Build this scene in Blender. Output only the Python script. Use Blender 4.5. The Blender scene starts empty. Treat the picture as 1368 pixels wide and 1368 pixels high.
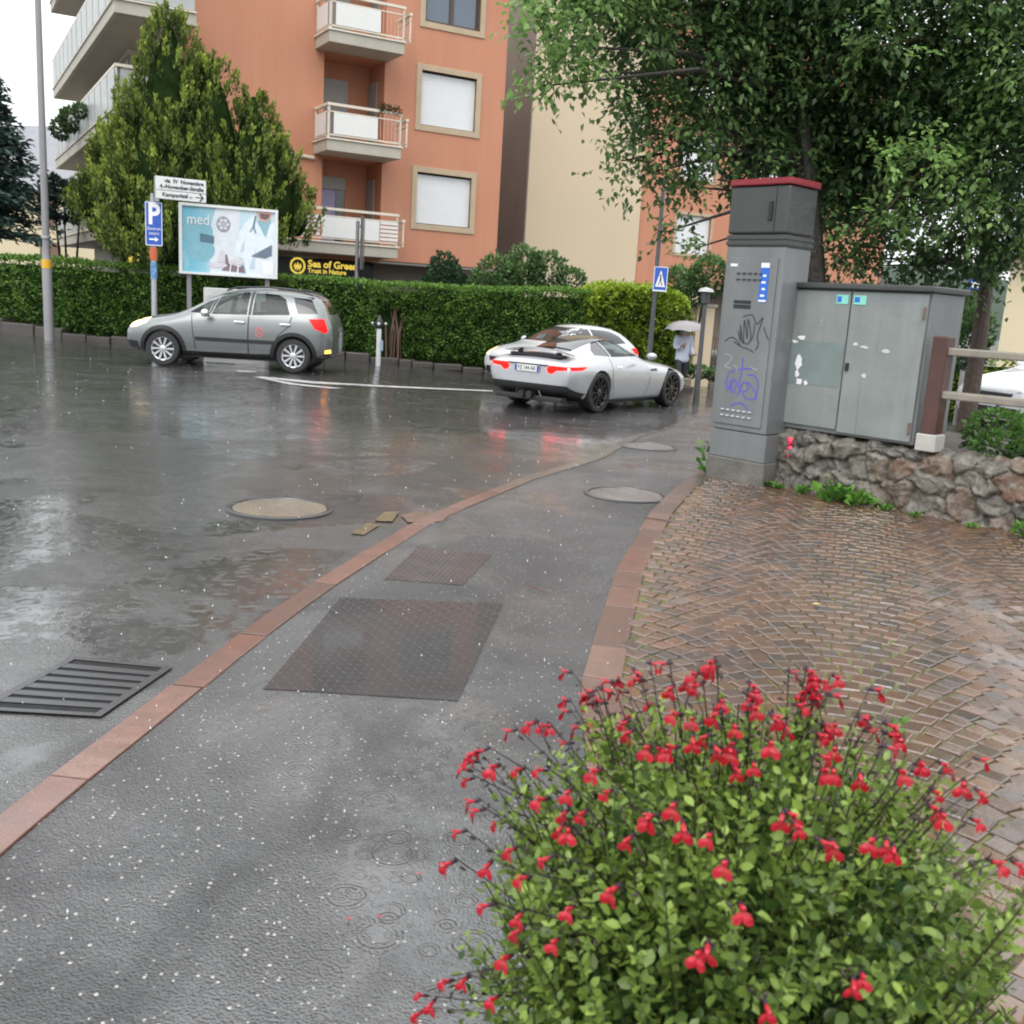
import bpy, bmesh, math, random
import numpy as np
from mathutils import Vector, Matrix, geometry, noise
from mathutils.bvhtree import BVHTree
random.seed(7); rng = np.random.default_rng(11)
S = bpy.context.scene; C = S.collection
R = math.radians; PI = math.pi

# ---------------------------------------------------------------- camera maths (photo pixels -> points in the place)
FPX = 1360.; ROLL = math.atan(.059); PITCH = math.atan(282/FPX*math.cos(ROLL)); CH = 1.6
Fv = Vector((0, math.cos(PITCH), -math.sin(PITCH))); U0 = Vector((0, math.sin(PITCH), math.cos(PITCH))); R0 = Vector((1, 0, 0))
Rv = R0*math.cos(ROLL)+U0*math.sin(ROLL); Uv = U0*math.cos(ROLL)-R0*math.sin(ROLL)
EYE = Vector((0, 0, CH))
def ray(x, y): return Fv+Rv*((x-684)/FPX)-Uv*((y-684)/FPX)
def sm(t):
    t = min(1, max(0, t)); return t*t*(3-2*t)
def gz(X, Y):        # the junction falls away gently towards the far right
    return -.24*sm((X+4)/4)*sm((Y-12)/5)-.25*sm((X-1)/4)*sm((Y-19)/7)
def G(x, y, dz=0):   # pixel -> point on the ground
    d = ray(x, y); z = 0
    for _ in range(12):
        t = (z-CH)/d.z; p = EYE+d*t; z = gz(p.x, p.y)
    return Vector((p.x, p.y, z+dz))
def AT(x, y, Y): d = ray(x, y); return EYE+d*(Y/d.y)
class Frame:         # a vertical plane frame: s along u, v inward, z up
    def __init__(s, ox, oy, ux, uy):
        l = math.hypot(ux, uy); s.o = Vector((ox, oy, 0)); s.u = Vector((ux/l, uy/l, 0)); s.v = Vector((-uy/l, ux/l, 0))
        s.ang = math.atan2(uy, ux)
    def w(s, a, b, z): return s.o+s.u*a+s.v*b+Vector((0, 0, z))
    def px(s, x, y, off=0):
        d = ray(x, y); o = s.o+s.v*off; t = (o-EYE).dot(s.v)/d.dot(s.v); p = EYE+d*t; q = p-o
        return q.dot(s.u), p.z
    @property
    def M(s): return Matrix.Translation(s.o) @ Matrix.Rotation(s.ang, 4, 'Z')

# ---------------------------------------------------------------- materials
def mat(name): 
    m = bpy.data.materials.new(name); m.use_nodes = True; nt = m.node_tree
    return m, nt, nt.nodes['Principled BSDF']
class N:             # tiny node DSL
    def __init__(s, nt): s.nt = nt
    def n(s, t, **k):
        x = s.nt.nodes.new(t)
        for a, b in k.items(): setattr(x, a, b)
        return x
    def l(s, a, b): s.nt.links.new(a, b)
    def put(s, v, sock):
        if isinstance(v, bpy.types.NodeSocket): s.l(v, sock)
        else: sock.default_value = v
    def math(s, op, a, b=0., c=0., clamp=False):
        x = s.n('ShaderNodeMath', operation=op, use_clamp=clamp); s.put(a, x.inputs[0]); s.put(b, x.inputs[1]); s.put(c, x.inputs[2]); return x.outputs[0]
    def mix(s, f, a, b):
        x = s.n('ShaderNodeMix', data_type='RGBA'); s.put(f, x.inputs[0])
        s.put(a if isinstance(a, bpy.types.NodeSocket) else (*a[:3], 1), x.inputs[6]); s.put(b if isinstance(b, bpy.types.NodeSocket) else (*b[:3], 1), x.inputs[7]); return x.outputs[2]
    def ramp(s, f, a, b, lo=0., hi=1.):
        x = s.n('ShaderNodeMapRange', clamp=True); s.put(f, x.inputs[0]); x.inputs[1].default_value = a; x.inputs[2].default_value = b; x.inputs[3].default_value = lo; x.inputs[4].default_value = hi; return x.outputs[0]
    def coord(s, which='Object', scale=None, rot=None):
        o = s.n('ShaderNodeTexCoord').outputs[which]
        if scale or rot:
            m = s.n('ShaderNodeMapping'); s.l(o, m.inputs[0])
            if scale: m.inputs['Scale'].default_value = scale
            if rot: m.inputs['Rotation'].default_value = rot
            o = m.outputs[0]
        return o
    def noise(s, sc, det=3, rough=.55, vec=None, dist=0.):
        x = s.n('ShaderNodeTexNoise'); s.l(vec or s.coord(), x.inputs['Vector']); x.inputs['Scale'].default_value = sc; x.inputs['Detail'].default_value = det; x.inputs['Roughness'].default_value = rough; x.inputs['Distortion'].default_value = dist; return x.outputs[0]
    def vor(s, sc, feature='F1', vec=None, dims='3D', rnd=1.):
        x = s.n('ShaderNodeTexVoronoi', feature=feature, voronoi_dimensions=dims); s.l(vec or s.coord(), x.inputs['Vector']); x.inputs['Scale'].default_value = sc
        x.inputs['Randomness'].default_value = rnd; return x
    def bump(s, h, strength, dist, normal=None):
        x = s.n('ShaderNodeBump'); x.inputs['Strength'].default_value = strength; x.inputs['Distance'].default_value = dist; s.l(h, x.inputs['Height'])
        if normal: s.l(normal, x.inputs['Normal'])
        return x.outputs[0]
    def attr(s, name): return s.n('ShaderNodeAttribute', attribute_name=name)

def simple(name, col, rough=.5, metal=0., vary=.15, nscale=3., bump=0., bscale=40., coat=0., streak=False, emis=0., ecol=None, spec=None):
    m, nt, b = mat(name); q = N(nt)
    lo = tuple(c*(1-vary) for c in col); hi = tuple(min(1, c*(1+vary)) for c in col)
    f = q.noise(nscale, 5, .65)
    if streak:
        f2 = q.noise(1, 4, .6, q.coord('Object', (3.1, 3.1, .3))); f = q.math('ADD', q.math('MULTIPLY', f, .5), q.math('MULTIPLY', f2, .5))
    f = q.ramp(f, .3, .7)
    q.l(q.mix(f, lo, hi), b.inputs['Base Color']); b.inputs['Metallic'].default_value = metal
    q.l(q.ramp(q.noise(nscale*4, 3), .3, .7, max(.02, rough*.8), min(1, rough*1.2)), b.inputs['Roughness'])
    if bump: q.l(q.bump(q.noise(bscale, 4), .6, bump), b.inputs['Normal'])
    if spec is not None: b.inputs['Specular IOR Level'].default_value = spec
    if coat: b.inputs['Coat Weight'].default_value = coat; b.inputs['Coat Roughness'].default_value = .05
    if emis: b.inputs['Emission Color'].default_value = (*(ecol or col), 1); b.inputs['Emission Strength'].default_value = emis
    return m
def leafmat(name, dark, light, rough=.4, transl=.25, sat=None):
    m, nt, b = mat(name); q = N(nt)
    a = q.attr('tint'); c = q.mix(a.outputs['Fac'], dark, light)
    q.l(c, b.inputs['Base Color']); b.inputs['Roughness'].default_value = rough; b.inputs['Specular IOR Level'].default_value = .35
    t = q.n('ShaderNodeBsdfTranslucent'); q.l(c, t.inputs[0]); mx = q.n('ShaderNodeMixShader'); mx.inputs[0].default_value = transl
    q.l(b.outputs[0], mx.inputs[1]); q.l(t.outputs[0], mx.inputs[2]); q.l(mx.outputs[0], nt.nodes['Material Output'].inputs[0]); return m
def glassy(name, col, rough=.04, alpha=None):
    m, nt, b = mat(name); b.inputs['Base Color'].default_value = (*col, 1); b.inputs['Roughness'].default_value = rough
    b.inputs['Coat Weight'].default_value = .6; b.inputs['Coat Roughness'].default_value = .03
    if alpha is not None:
        tr = nt.nodes.new('ShaderNodeBsdfTransparent'); tr.inputs[0].default_value = (.62, .72, .68, 1); mx = nt.nodes.new('ShaderNodeMixShader'); mx.inputs[0].default_value = alpha
        nt.links.new(tr.outputs[0], mx.inputs[1]); nt.links.new(b.outputs[0], mx.inputs[2]); nt.links.new(mx.outputs[0], nt.nodes['Material Output'].inputs[0])
    return m

# ---------------------------------------------------------------- mesh building
class MB:
    def __init__(s): s.v = []; s.f = []; s.mi = []
    def add(s, vs, fs, M=None, mi=0):
        o = len(s.v)
        for p in vs:
            p = Vector(p); s.v.append(M @ p if M else p)
        for f in fs: s.f.append([i+o for i in f]); s.mi.append(mi)
        return s
    def box(s, x0, x1, y0, y1, z0, z1, M=None, mi=0):
        return s.add([(x0,y0,z0),(x1,y0,z0),(x1,y1,z0),(x0,y1,z0),(x0,y0,z1),(x1,y0,z1),(x1,y1,z1),(x0,y1,z1)],
                     [(3,2,1,0),(4,5,6,7),(0,1,5,4),(1,2,6,5),(2,3,7,6),(3,0,4,7)], M, mi)
    def tube(s, pts, r, n=10, M=None, mi=0, caps=True):
        pts = [Vector(p) for p in pts]; rs = r if isinstance(r, (list, tuple)) else [r]*len(pts); vs = []; fs = []
        up = Vector((0, 0, 1)); 
        for i, p in enumerate(pts):
            d = (pts[min(i+1, len(pts)-1)]-pts[max(i-1, 0)]).normalized()
            a = d.cross(up if abs(d.z) < .95 else Vector((1, 0, 0))).normalized(); b = d.cross(a)
            for k in range(n):
                t = 2*PI*k/n; vs.append(p+(a*math.cos(t)+b*math.sin(t))*rs[i])
        for i in range(len(pts)-1):
            for k in range(n): fs.append((i*n+k, i*n+(k+1) % n, (i+1)*n+(k+1) % n, (i+1)*n+k))
        if caps: fs.append(tuple(range(n-1, -1, -1))); fs.append(tuple((len(pts)-1)*n+k for k in range(n)))
        return s.add(vs, fs, M, mi)
    def lathe(s, prof, n=24, M=None, mi=0, close=False):
        vs = []; fs = []
        for r, z in prof:
            for k in range(n): t = 2*PI*k/n; vs.append((r*math.cos(t), r*math.sin(t), z))
        m = len(prof)
        for i in range(m if close else m-1):
            j = (i+1) % m
            for k in range(n): fs.append((i*n+k, i*n+(k+1) % n, j*n+(k+1) % n, j*n+k))
        if not close: fs.append(tuple(range(n-1, -1, -1))); fs.append(tuple((m-1)*n+k for k in range(n)))
        return s.add(vs, fs, M, mi)
    def prism(s, poly, z0, z1, M=None, mi=0):
        n = len(poly); vs = [(x, y, z0) for x, y in poly]+[(x, y, z1) for x, y in poly]
        fs = [tuple(range(n-1, -1, -1)), tuple(range(n, 2*n))]+[(i, (i+1) % n, n+(i+1) % n, n+i) for i in range(n)]
        return s.add(vs, fs, M, mi)
    def quad(s, *p, mi=0): return s.add(p, [tuple(range(len(p)))], None, mi)
    def ball(s, c, r, n=10, sc=(1, 1, 1), M=None, mi=0, jit=0):
        vs = []; fs = []; m = n//2+1
        for i in range(m+1):
            ph = PI*i/m
            for k in range(n):
                t = 2*PI*k/n; p = Vector((math.sin(ph)*math.cos(t), math.sin(ph)*math.sin(t), math.cos(ph)))
                q = 1+(noise.noise(p*1.7+Vector(c)*3)*jit if jit else 0)
                vs.append((c[0]+p.x*r*sc[0]*q, c[1]+p.y*r*sc[1]*q, c[2]+p.z*r*sc[2]*q))
        for i in range(m):
            for k in range(n): fs.append((i*n+k, (i+1)*n+k, (i+1)*n+(k+1) % n, i*n+(k+1) % n))
        return s.add(vs, fs, M, mi)
    def build(s, name, mats, parent=None, bevel=0, smooth=False, seg=2):
        me = bpy.data.meshes.new(name); me.from_pydata([tuple(p) for p in s.v], [], s.f)
        for m in (mats if isinstance(mats, (list, tuple)) else [mats]): me.materials.append(m)
        if any(s.mi): me.polygons.foreach_set('material_index', s.mi)
        bm = bmesh.new(); bm.from_mesh(me); bmesh.ops.recalc_face_normals(bm, faces=bm.faces); bm.to_mesh(me); bm.free()
        o = bpy.data.objects.new(name, me); C.objects.link(o); o.parent = parent
        if bevel:
            b = o.modifiers.new('b', 'BEVEL'); b.width = bevel; b.segments = seg; b.limit_method = 'ANGLE'; b.angle_limit = R(40)
        if smooth: smooth_by_angle(me)
        return o
def smooth_by_angle(me, ang=40):
    me.polygons.foreach_set('use_smooth', [True]*len(me.polygons))
    bm = bmesh.new(); bm.from_mesh(me); a = R(ang)
    for e in bm.edges:
        if len(e.link_faces) == 2 and e.calc_face_angle(0) > a: e.smooth = False
    bm.to_mesh(me); bm.free()
def obj_from(name, me, parent=None):
    o = bpy.data.objects.new(name, me); C.objects.link(o); o.parent = parent; return o
def empty(name, M=None, loc=None, label=None, cat=None, group=None):
    o = bpy.data.objects.new(name, None); C.objects.link(o); o.empty_display_size = .2
    if M is not None: o.matrix_world = M
    if loc is not None: o.location = loc
    tag(o, label, cat, group); return o
def tag(o, label=None, cat=None, group=None, kind=None):
    for k, v in (('label', label), ('category', cat), ('group', group), ('kind', kind)):
        if v: o[k] = v
    return o
def copy_tree(o, parent=None):
    c = o.copy(); C.objects.link(c); c.parent = parent
    for ch in list(o.children): copy_tree(ch, c)
    return c
def evalmesh(o, remove=True):
    bpy.context.view_layer.update(); dg = bpy.context.evaluated_depsgraph_get(); ev = o.evaluated_get(dg)
    me = bpy.data.meshes.new_from_object(ev, preserve_all_data_layers=True, depsgraph=dg)
    if remove: bpy.data.objects.remove(o, do_unlink=True)
    return me
def text(body, size, m, parent, M, ext=.002, align='CENTER', name='lettering', bold=0., sx=1., space=1.):
    cu = bpy.data.curves.new('t', 'FONT'); cu.body = body; cu.size = size; cu.extrude = ext; cu.align_x = align; cu.align_y = 'CENTER'; cu.offset = bold; cu.space_character = space
    cu.resolution_u = 3
    o = bpy.data.objects.new('t', cu); C.objects.link(o); me = evalmesh(o); me.transform(M @ Matrix.Scale(sx, 4, (1, 0, 0)))
    me.materials.clear(); me.materials.append(m); return obj_from(name, me, parent)
# text matrices: face towards -v in a frame with x along u
FACE = Matrix.Rotation(PI/2, 4, 'X')
def TM(x, y, z): return Matrix.Translation((x, y, z)) @ FACE

def leafmesh(name, c, d, size, width, tint, m, parent=None, fold=.25, nrm=None):
    c = np.asarray(c, float); d = np.asarray(d, float); n = len(c)
    d /= np.linalg.norm(d, axis=1)[:, None]+1e-9
    r = rng.normal(size=(n, 3)) if nrm is None else nrm+rng.normal(size=(n, 3))*.35
    sd = np.cross(d, r); sd /= np.linalg.norm(sd, axis=1)[:, None]+1e-9; up = np.cross(sd, d)
    size = np.broadcast_to(np.asarray(size, float), (n,))[:, None]
    a = c; t = c+d*size; mid = c+d*size*.45+up*size*fold*.5
    l = mid+sd*size*width*.5; rr = mid-sd*size*width*.5
    v = np.stack([a, l, t, rr], 1).reshape(-1, 3); mm = np.arange(n)*4
    f = np.concatenate([np.stack([mm, mm+1, mm+2], 1), np.stack([mm, mm+2, mm+3], 1)], 1).reshape(-1, 3)
    me = bpy.data.meshes.new(name); me.vertices.add(4*n); me.vertices.foreach_set('co', v.ravel())
    me.loops.add(f.size); me.loops.foreach_set('vertex_index', f.ravel().astype(np.int32)); me.polygons.add(len(f)); me.polygons.foreach_set('loop_start', np.arange(len(f), dtype=np.int32)*3)
    me.update(calc_edges=True); at = me.attributes.new('tint', 'FLOAT', 'POINT'); at.data.foreach_set('value', np.repeat(np.clip(tint, 0, 1), 4).astype(np.float32))
    me.materials.append(m); return obj_from(name, me, parent)
def setattr_face(me, name, vals):
    a = me.attributes.new(name, 'FLOAT', 'FACE'); a.data.foreach_set('value', np.asarray(vals, np.float32))
# ================================================================ world, sun, camera
w = bpy.data.worlds.new('World'); S.world = w; w.use_nodes = True; q = N(w.node_tree); bg = w.node_tree.nodes['Background']
sk = q.n('ShaderNodeTexSky', sky_type='NISHITA'); sk.sun_disc = False; sk.sun_elevation = R(52); sk.sun_rotation = R(200); sk.air_density = 1; sk.dust_density = 6; sk.ozone_density = 1
hs = q.n('ShaderNodeHueSaturation'); hs.inputs['Saturation'].default_value = .12; q.l(sk.outputs[0], hs.inputs['Color'])
cl = q.noise(2.2, 5, .55, q.n('ShaderNodeTexCoord').outputs['Generated'])
g = q.mix(q.ramp(cl, .3, .7), (13.0, 13.5, 14.2), (18.0, 18.3, 18.6))
sz_ = q.n('ShaderNodeSeparateXYZ'); q.l(q.n('ShaderNodeTexCoord').outputs['Generated'], sz_.inputs[0]); gr_ = q.ramp(sz_.outputs[2], 0, 1, .72, 1.45)   # overcast sky: brighter overhead
vm = q.n('ShaderNodeVectorMath', operation='SCALE'); q.l(q.mix(.72, hs.outputs[0], g), vm.inputs[0]); q.l(gr_, vm.inputs['Scale']); q.l(vm.outputs[0], bg.inputs['Color']); bg.inputs['Strength'].default_value = .14
sl = bpy.data.lights.new('sun', 'SUN'); sl.energy = 1.1; sl.angle = R(40); sl.color = (1, .97, .93); so = bpy.data.objects.new('sun', sl); C.objects.link(so)
so.rotation_euler = (R(38), 0, R(-20)); so.location = (0, 0, 30)
cam = bpy.data.cameras.new('camera'); co = bpy.data.objects.new('camera', cam); C.objects.link(co); S.camera = co
cam.sensor_width = 36; cam.lens = 36*FPX/1368; cam.clip_end = 3000; cam.clip_start = .05; cam.dof.use_dof = True; cam.dof.focus_distance = 11; cam.dof.aperture_fstop = 9
M = Matrix((Rv, Uv, -Fv)).transposed().to_4x4(); M.translation = EYE; co.matrix_world = M
S.view_settings.view_transform = 'Standard'; S.view_settings.look = 'None'; S.view_settings.exposure = 0; S.view_settings.gamma = 1
try: S.cycles.max_bounces = 6; S.cycles.diffuse_bounces = 3; S.cycles.glossy_bounces = 3; S.cycles.transparent_max_bounces = 8; S.cycles.use_denoising = True; S.cycles.pixel_filter_type = 'BLACKMAN_HARRIS'; S.cycles.filter_width = 2.0
except Exception: pass

# ================================================================ ground materials
def ripples(q, vec, sc, freq, keep):
    v = q.vor(sc, vec=vec, dims='2D'); d = v.outputs['Distance']; c = q.n('ShaderNodeSeparateColor'); q.l(v.outputs['Color'], c.inputs[0])
    rad = q.math('MULTIPLY_ADD', c.outputs[1], .30, .08)                       # ring radius differs from drop to drop
    k = q.math('SUBTRACT', d, rad); env = q.math('SUBTRACT', 1., q.math('MULTIPLY', q.math('ABSOLUTE', k), 8.), clamp=True)
    wv = q.math('MULTIPLY', q.math('SINE', q.math('MULTIPLY', k, freq)), env)
    return q.math('MULTIPLY', wv, q.math('GREATER_THAN', c.outputs[0], keep))
def asphalt(name, base, wet0, wet1, specks, speckcol, grain=1., region=None, tintcol=None, film=.0026, rip=1., chp=1.):
    m, nt, b = mat(name); q = N(nt); P = q.coord()
    big = q.noise(.55, 4, .6, P, .6); mid = q.noise(3.5, 4, .6, P); fine = q.noise(170, 2, .6, P)
    pud = q.ramp(big, wet0, wet1)
    if region: pud = q.math('MAXIMUM', pud, region(q, P), clamp=True)
    c = q.mix(q.ramp(fine, .38, .66), tuple(x*.45 for x in base), tuple(x*1.7 for x in base)); c = q.mix(q.ramp(q.noise(55, 2, .6, P), .5, .7, 0, .5), c, tuple(x*3.2 for x in base)); c = q.mix(q.ramp(mid, .35, .65), c, q.mix(.5, c, tintcol or tuple(x*.7 for x in base)))
    v = q.vor(58, vec=P, dims='2D'); s = q.n('ShaderNodeSeparateColor'); q.l(v.outputs['Color'], s.inputs[0])
    rsp = q.math('MULTIPLY_ADD', s.outputs[1], .22, .08)
    sp = q.math('MULTIPLY', q.math('LESS_THAN', v.outputs['Distance'], rsp), q.math('GREATER_THAN', s.outputs[0], specks))  # pale stone chips, with glints of raindrops painted in among them
    sp = q.math('MULTIPLY', sp, q.ramp(pud, 0, 1, 1., .5))
    c = q.mix(q.ramp(q.noise(.7, 5, .65, q.coord('Object', (1, 1.6, 1)), .8), .42, .58, .55, 0), c, tuple(x*.35 for x in base)); c = q.mix(q.math('MULTIPLY', sp, .85), c, speckcol); q.l(c, b.inputs['Base Color'])
    b.inputs['Roughness'].default_value = .55; b.inputs['Specular IOR Level'].default_value = .4
    v2 = q.vor(110, vec=P); gr = q.math('ADD', q.math('MULTIPLY', v2.outputs['Distance'], -.6), q.math('MULTIPLY', fine, .5))
    q.l(q.bump(gr, .7, .006*grain), b.inputs['Normal'])
    r1 = ripples(q, P, 5.5, 70, .35); r2 = ripples(q, P, 9.5, 55, .4); r3 = ripples(q, P, 17., 40, .45)
    chop = q.noise(16, 3, .6, P, .8); chop2 = q.noise(5, 3, .6, P, .5)
    rp = q.math('ADD', q.math('MULTIPLY', q.math('ADD', r1, q.math('ADD', q.math('MULTIPLY', r2, .8), q.math('MULTIPLY', r3, .5))), 1.15*rip), q.math('ADD', q.math('MULTIPLY', chop, .5*chp), q.math('MULTIPLY', chop2, .9*chp)))
    h = q.math('ADD', q.math('MULTIPLY', rp, q.ramp(pud, 0, 1, .35, 1.)), q.math('MULTIPLY', q.math('MULTIPLY', gr, q.ramp(pud, 0, 1, 4.6, .12)), grain))
    q.l(q.bump(h, .6, film), b.inputs['Coat Normal'])
    b.inputs['Coat IOR'].default_value = 2.0; sheen = q.ramp(q.noise(.9, 4, .65, P, 1.2), .36, .58, .45, 1.); q.l(q.math('MULTIPLY', sheen, q.ramp(pud, 0, 1, .85, 1.)), b.inputs['Coat Weight']); q.l(q.ramp(pud, 0, 1, .09, .03), b.inputs['Coat Roughness'])
    return m
def road_region(q, P):      # the sunken, flooded part of the junction
    s = q.n('ShaderNodeSeparateXYZ'); q.l(P, s.inputs[0]); n = q.noise(.8, 3, .6, P)
    a = q.ramp(q.math('ADD', s.outputs[1], q.math('MULTIPLY', n, 6.)), 8.5, 13.5)
    b = q.ramp(q.math('ADD', s.outputs[0], q.math('MULTIPLY', n, 2.5)), 1.3, -.5)
    return q.math('MAXIMUM', q.math('MULTIPLY', a, .95), q.math('MULTIPLY', b, .8))
def path_region(q, P):      # puddle on the near footpath, in front of the shrub
    s = q.n('ShaderNodeSeparateXYZ'); q.l(P, s.inputs[0]); n = q.noise(2.2, 4, .6, P)
    dx = q.math('MULTIPLY', q.math('ADD', s.outputs[0], .12), 1.9); dy = q.math('MULTIPLY', q.math('SUBTRACT', s.outputs[1], 2.9), .75)
    r = q.math('ADD', q.math('ADD', q.math('MULTIPLY', dx, dx), q.math('MULTIPLY', dy, dy)), q.math('MULTIPLY', n, .9))
    return q.ramp(r, .75, 1.35, .9, 0.)
m_road = asphalt('wet_road_asphalt', (.022, .021, .020), .42, .54, .965, (.20, .20, .19), 1., road_region, (.022, .021, .018), rip=.3, chp=1.35)
m_path = asphalt('wet_path_asphalt', (.030, .031, .032), .46, .62, .925, (.46, .45, .40), 1.3, path_region, (.03, .03, .03), rip=.6, chp=1.6)
m_patch = asphalt('manhole_fill', (.16, .125, .075), .40, .55, .8, (.35, .3, .22), .8, None, (.12, .09, .05), rip=.4)
m_patch2 = asphalt('manhole_fill_grey', (.15, .13, .12), .55, .7, .8, (.35, .3, .27), 1., None, (.11, .095, .09))
def stone_wet(name, c1, c2, c3, rough=.35, bump=.006, attr='tint', coat=.7):
    m, nt, b = mat(name); q = N(nt); P = q.coord(); a = q.attr(attr).outputs['Fac']
    c = q.mix(q.ramp(a, 0, .55), c1, c2); c = q.mix(q.ramp(a, .55, 1), c, c3)
    n = q.noise(7, 6, .7, P); c = q.mix(q.ramp(n, .38, .66, 0, .8), c, q.mix(.5, c, (.03, .02, .012)))
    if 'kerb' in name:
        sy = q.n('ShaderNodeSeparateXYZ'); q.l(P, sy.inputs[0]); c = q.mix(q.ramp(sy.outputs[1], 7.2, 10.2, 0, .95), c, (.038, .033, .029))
    n2 = q.noise(130, 3, .6, P); c = q.mix(q.ramp(n2, .55, .75, 0, .35), c, (.42, .30, .24)); q.l(c, b.inputs['Base Color'])
    b.inputs['Roughness'].default_value = rough+.15
    q.l(q.bump(q.math('ADD', n2, n), .5, bump), b.inputs['Normal'])
    pud = q.ramp(q.noise(1.3, 3, .6, P), .45, .6); rp = q.math('ADD', q.math('MULTIPLY', q.noise(18, 3, .6, P), 1.2), q.math('MULTIPLY', n2, .25))
    q.l(q.bump(rp, .5, .003), b.inputs['Coat Normal']); b.inputs['Coat IOR'].default_value = 1.75
    q.l(q.ramp(pud, 0, 1, coat*.75, coat), b.inputs['Coat Weight']); q.l(q.ramp(pud, 0, 1, .20, .06), b.inputs['Coat Roughness']); return m
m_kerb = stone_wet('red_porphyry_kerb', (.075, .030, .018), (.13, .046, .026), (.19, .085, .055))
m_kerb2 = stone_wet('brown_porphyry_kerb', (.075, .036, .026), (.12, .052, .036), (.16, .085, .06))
m_cob = stone_wet('wet_porphyry_setts', (.042, .026, .016), (.110, .048, .019), (.16, .078, .032), coat=1.)
m_joint, nt, b = mat('mossy_joint'); q = N(nt)
c = q.mix(q.ramp(q.noise(1.6, 4), .42, .62), (.055, .040, .02), (.12, .125, .035)); c = q.mix(q.ramp(q.noise(45, 3), .4, .7, 0, .7), c, (.13, .14, .04)); q.l(c, b.inputs['Base Color']); b.inputs['Roughness'].default_value = .5
q.l(q.bump(q.noise(80, 4), .8, .01), b.inputs['Normal'])
m_soil = simple('wet_soil', (.045, .032, .022), .5, bump=.03, bscale=30, vary=.4)
m_farground = simple('far_ground', (.06, .065, .05), .7, vary=.3, nscale=.2)
m_iron, nt, b = mat('wet_cast_iron'); q = N(nt); b.inputs['Metallic'].default_value = .7; b.inputs['Base Color'].default_value = (.09, .09, .093, 1)
b.inputs['Roughness'].default_value = .28; q.l(q.bump(q.noise(40, 4), .4, .004), b.inputs['Normal'])

# ================================================================ ground sheets
def ground_grid(name, x0, x1, y0, y1, st, m, dz=0, keep=None):
    nx = int((x1-x0)/st); ny = int((y1-y0)/st); b = MB(); b.v = [Vector((x0+i*st, y0+j*st, gz(x0+i*st, y0+j*st)+dz)) for j in range(ny+1) for i in range(nx+1)]
    b.f = [[j*(nx+1)+i, j*(nx+1)+i+1, (j+1)*(nx+1)+i+1, (j+1)*(nx+1)+i] for j in range(ny) for i in range(nx)]; b.mi = [0]*len(b.f)
    return b.build(name, m)
road = tag(ground_grid('road', -34, 30, -4, 60, .5, m_road), kind='structure')
o = MB().quad((-900, -900, -.75), (900, -900, -.75), (900, 1500, -.75), (-900, 1500, -.75)).build('ground', m_farground); tag(o, kind='structure')
def strip(name, L, Rr, m, dz, sub=6, kind='structure', thick=0):
    b = MB()
    for i in range(len(L)-1):
        for k in range(sub):
            a0 = L[i].lerp(L[i+1], k/sub); a1 = L[i].lerp(L[i+1], (k+1)/sub); c0 = Rr[i].lerp(Rr[i+1], k/sub); c1 = Rr[i].lerp(Rr[i+1], (k+1)/sub)
            b.quad(*[Vector((p.x, p.y, gz(p.x, p.y)+dz)) for p in (a0, c0, c1, a1)])
    o = b.build(name, m); return tag(o, kind=kind)
def poly2(pts):   # resample two polylines to the same count
    return pts
kl = [G(*p) for p in [(-120, 1190), (0, 1092), (80, 1030), (200, 940), (290, 870), (395, 795), (500, 730), (560, 694), (700, 638), (790, 612), (880, 574), (925, 556), (948, 545)]]
kr = []
for i, p in enumerate(kl):
    d = (kl[min(i+1, len(kl)-1)]-kl[max(i-1, 0)]).normalized(); kr.append(p+Vector((d.y, -d.x, 0))*.13)
pe = [G(*p) for p in [(775, 915), (795, 850), (825, 760), (870, 685), (905, 650), (946, 626)]]
pe = [Vector((.22, -.8, 0)), Vector((.26, 1.2, 0)), Vector((.30, 3.0, 0))]+pe
pi = []
for i, p in enumerate(pe):
    d = (pe[min(i+1, len(pe)-1)]-pe[max(i-1, 0)]).normalized(); pi.append(p+Vector((d.y, -d.x, 0))*.17)
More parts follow.
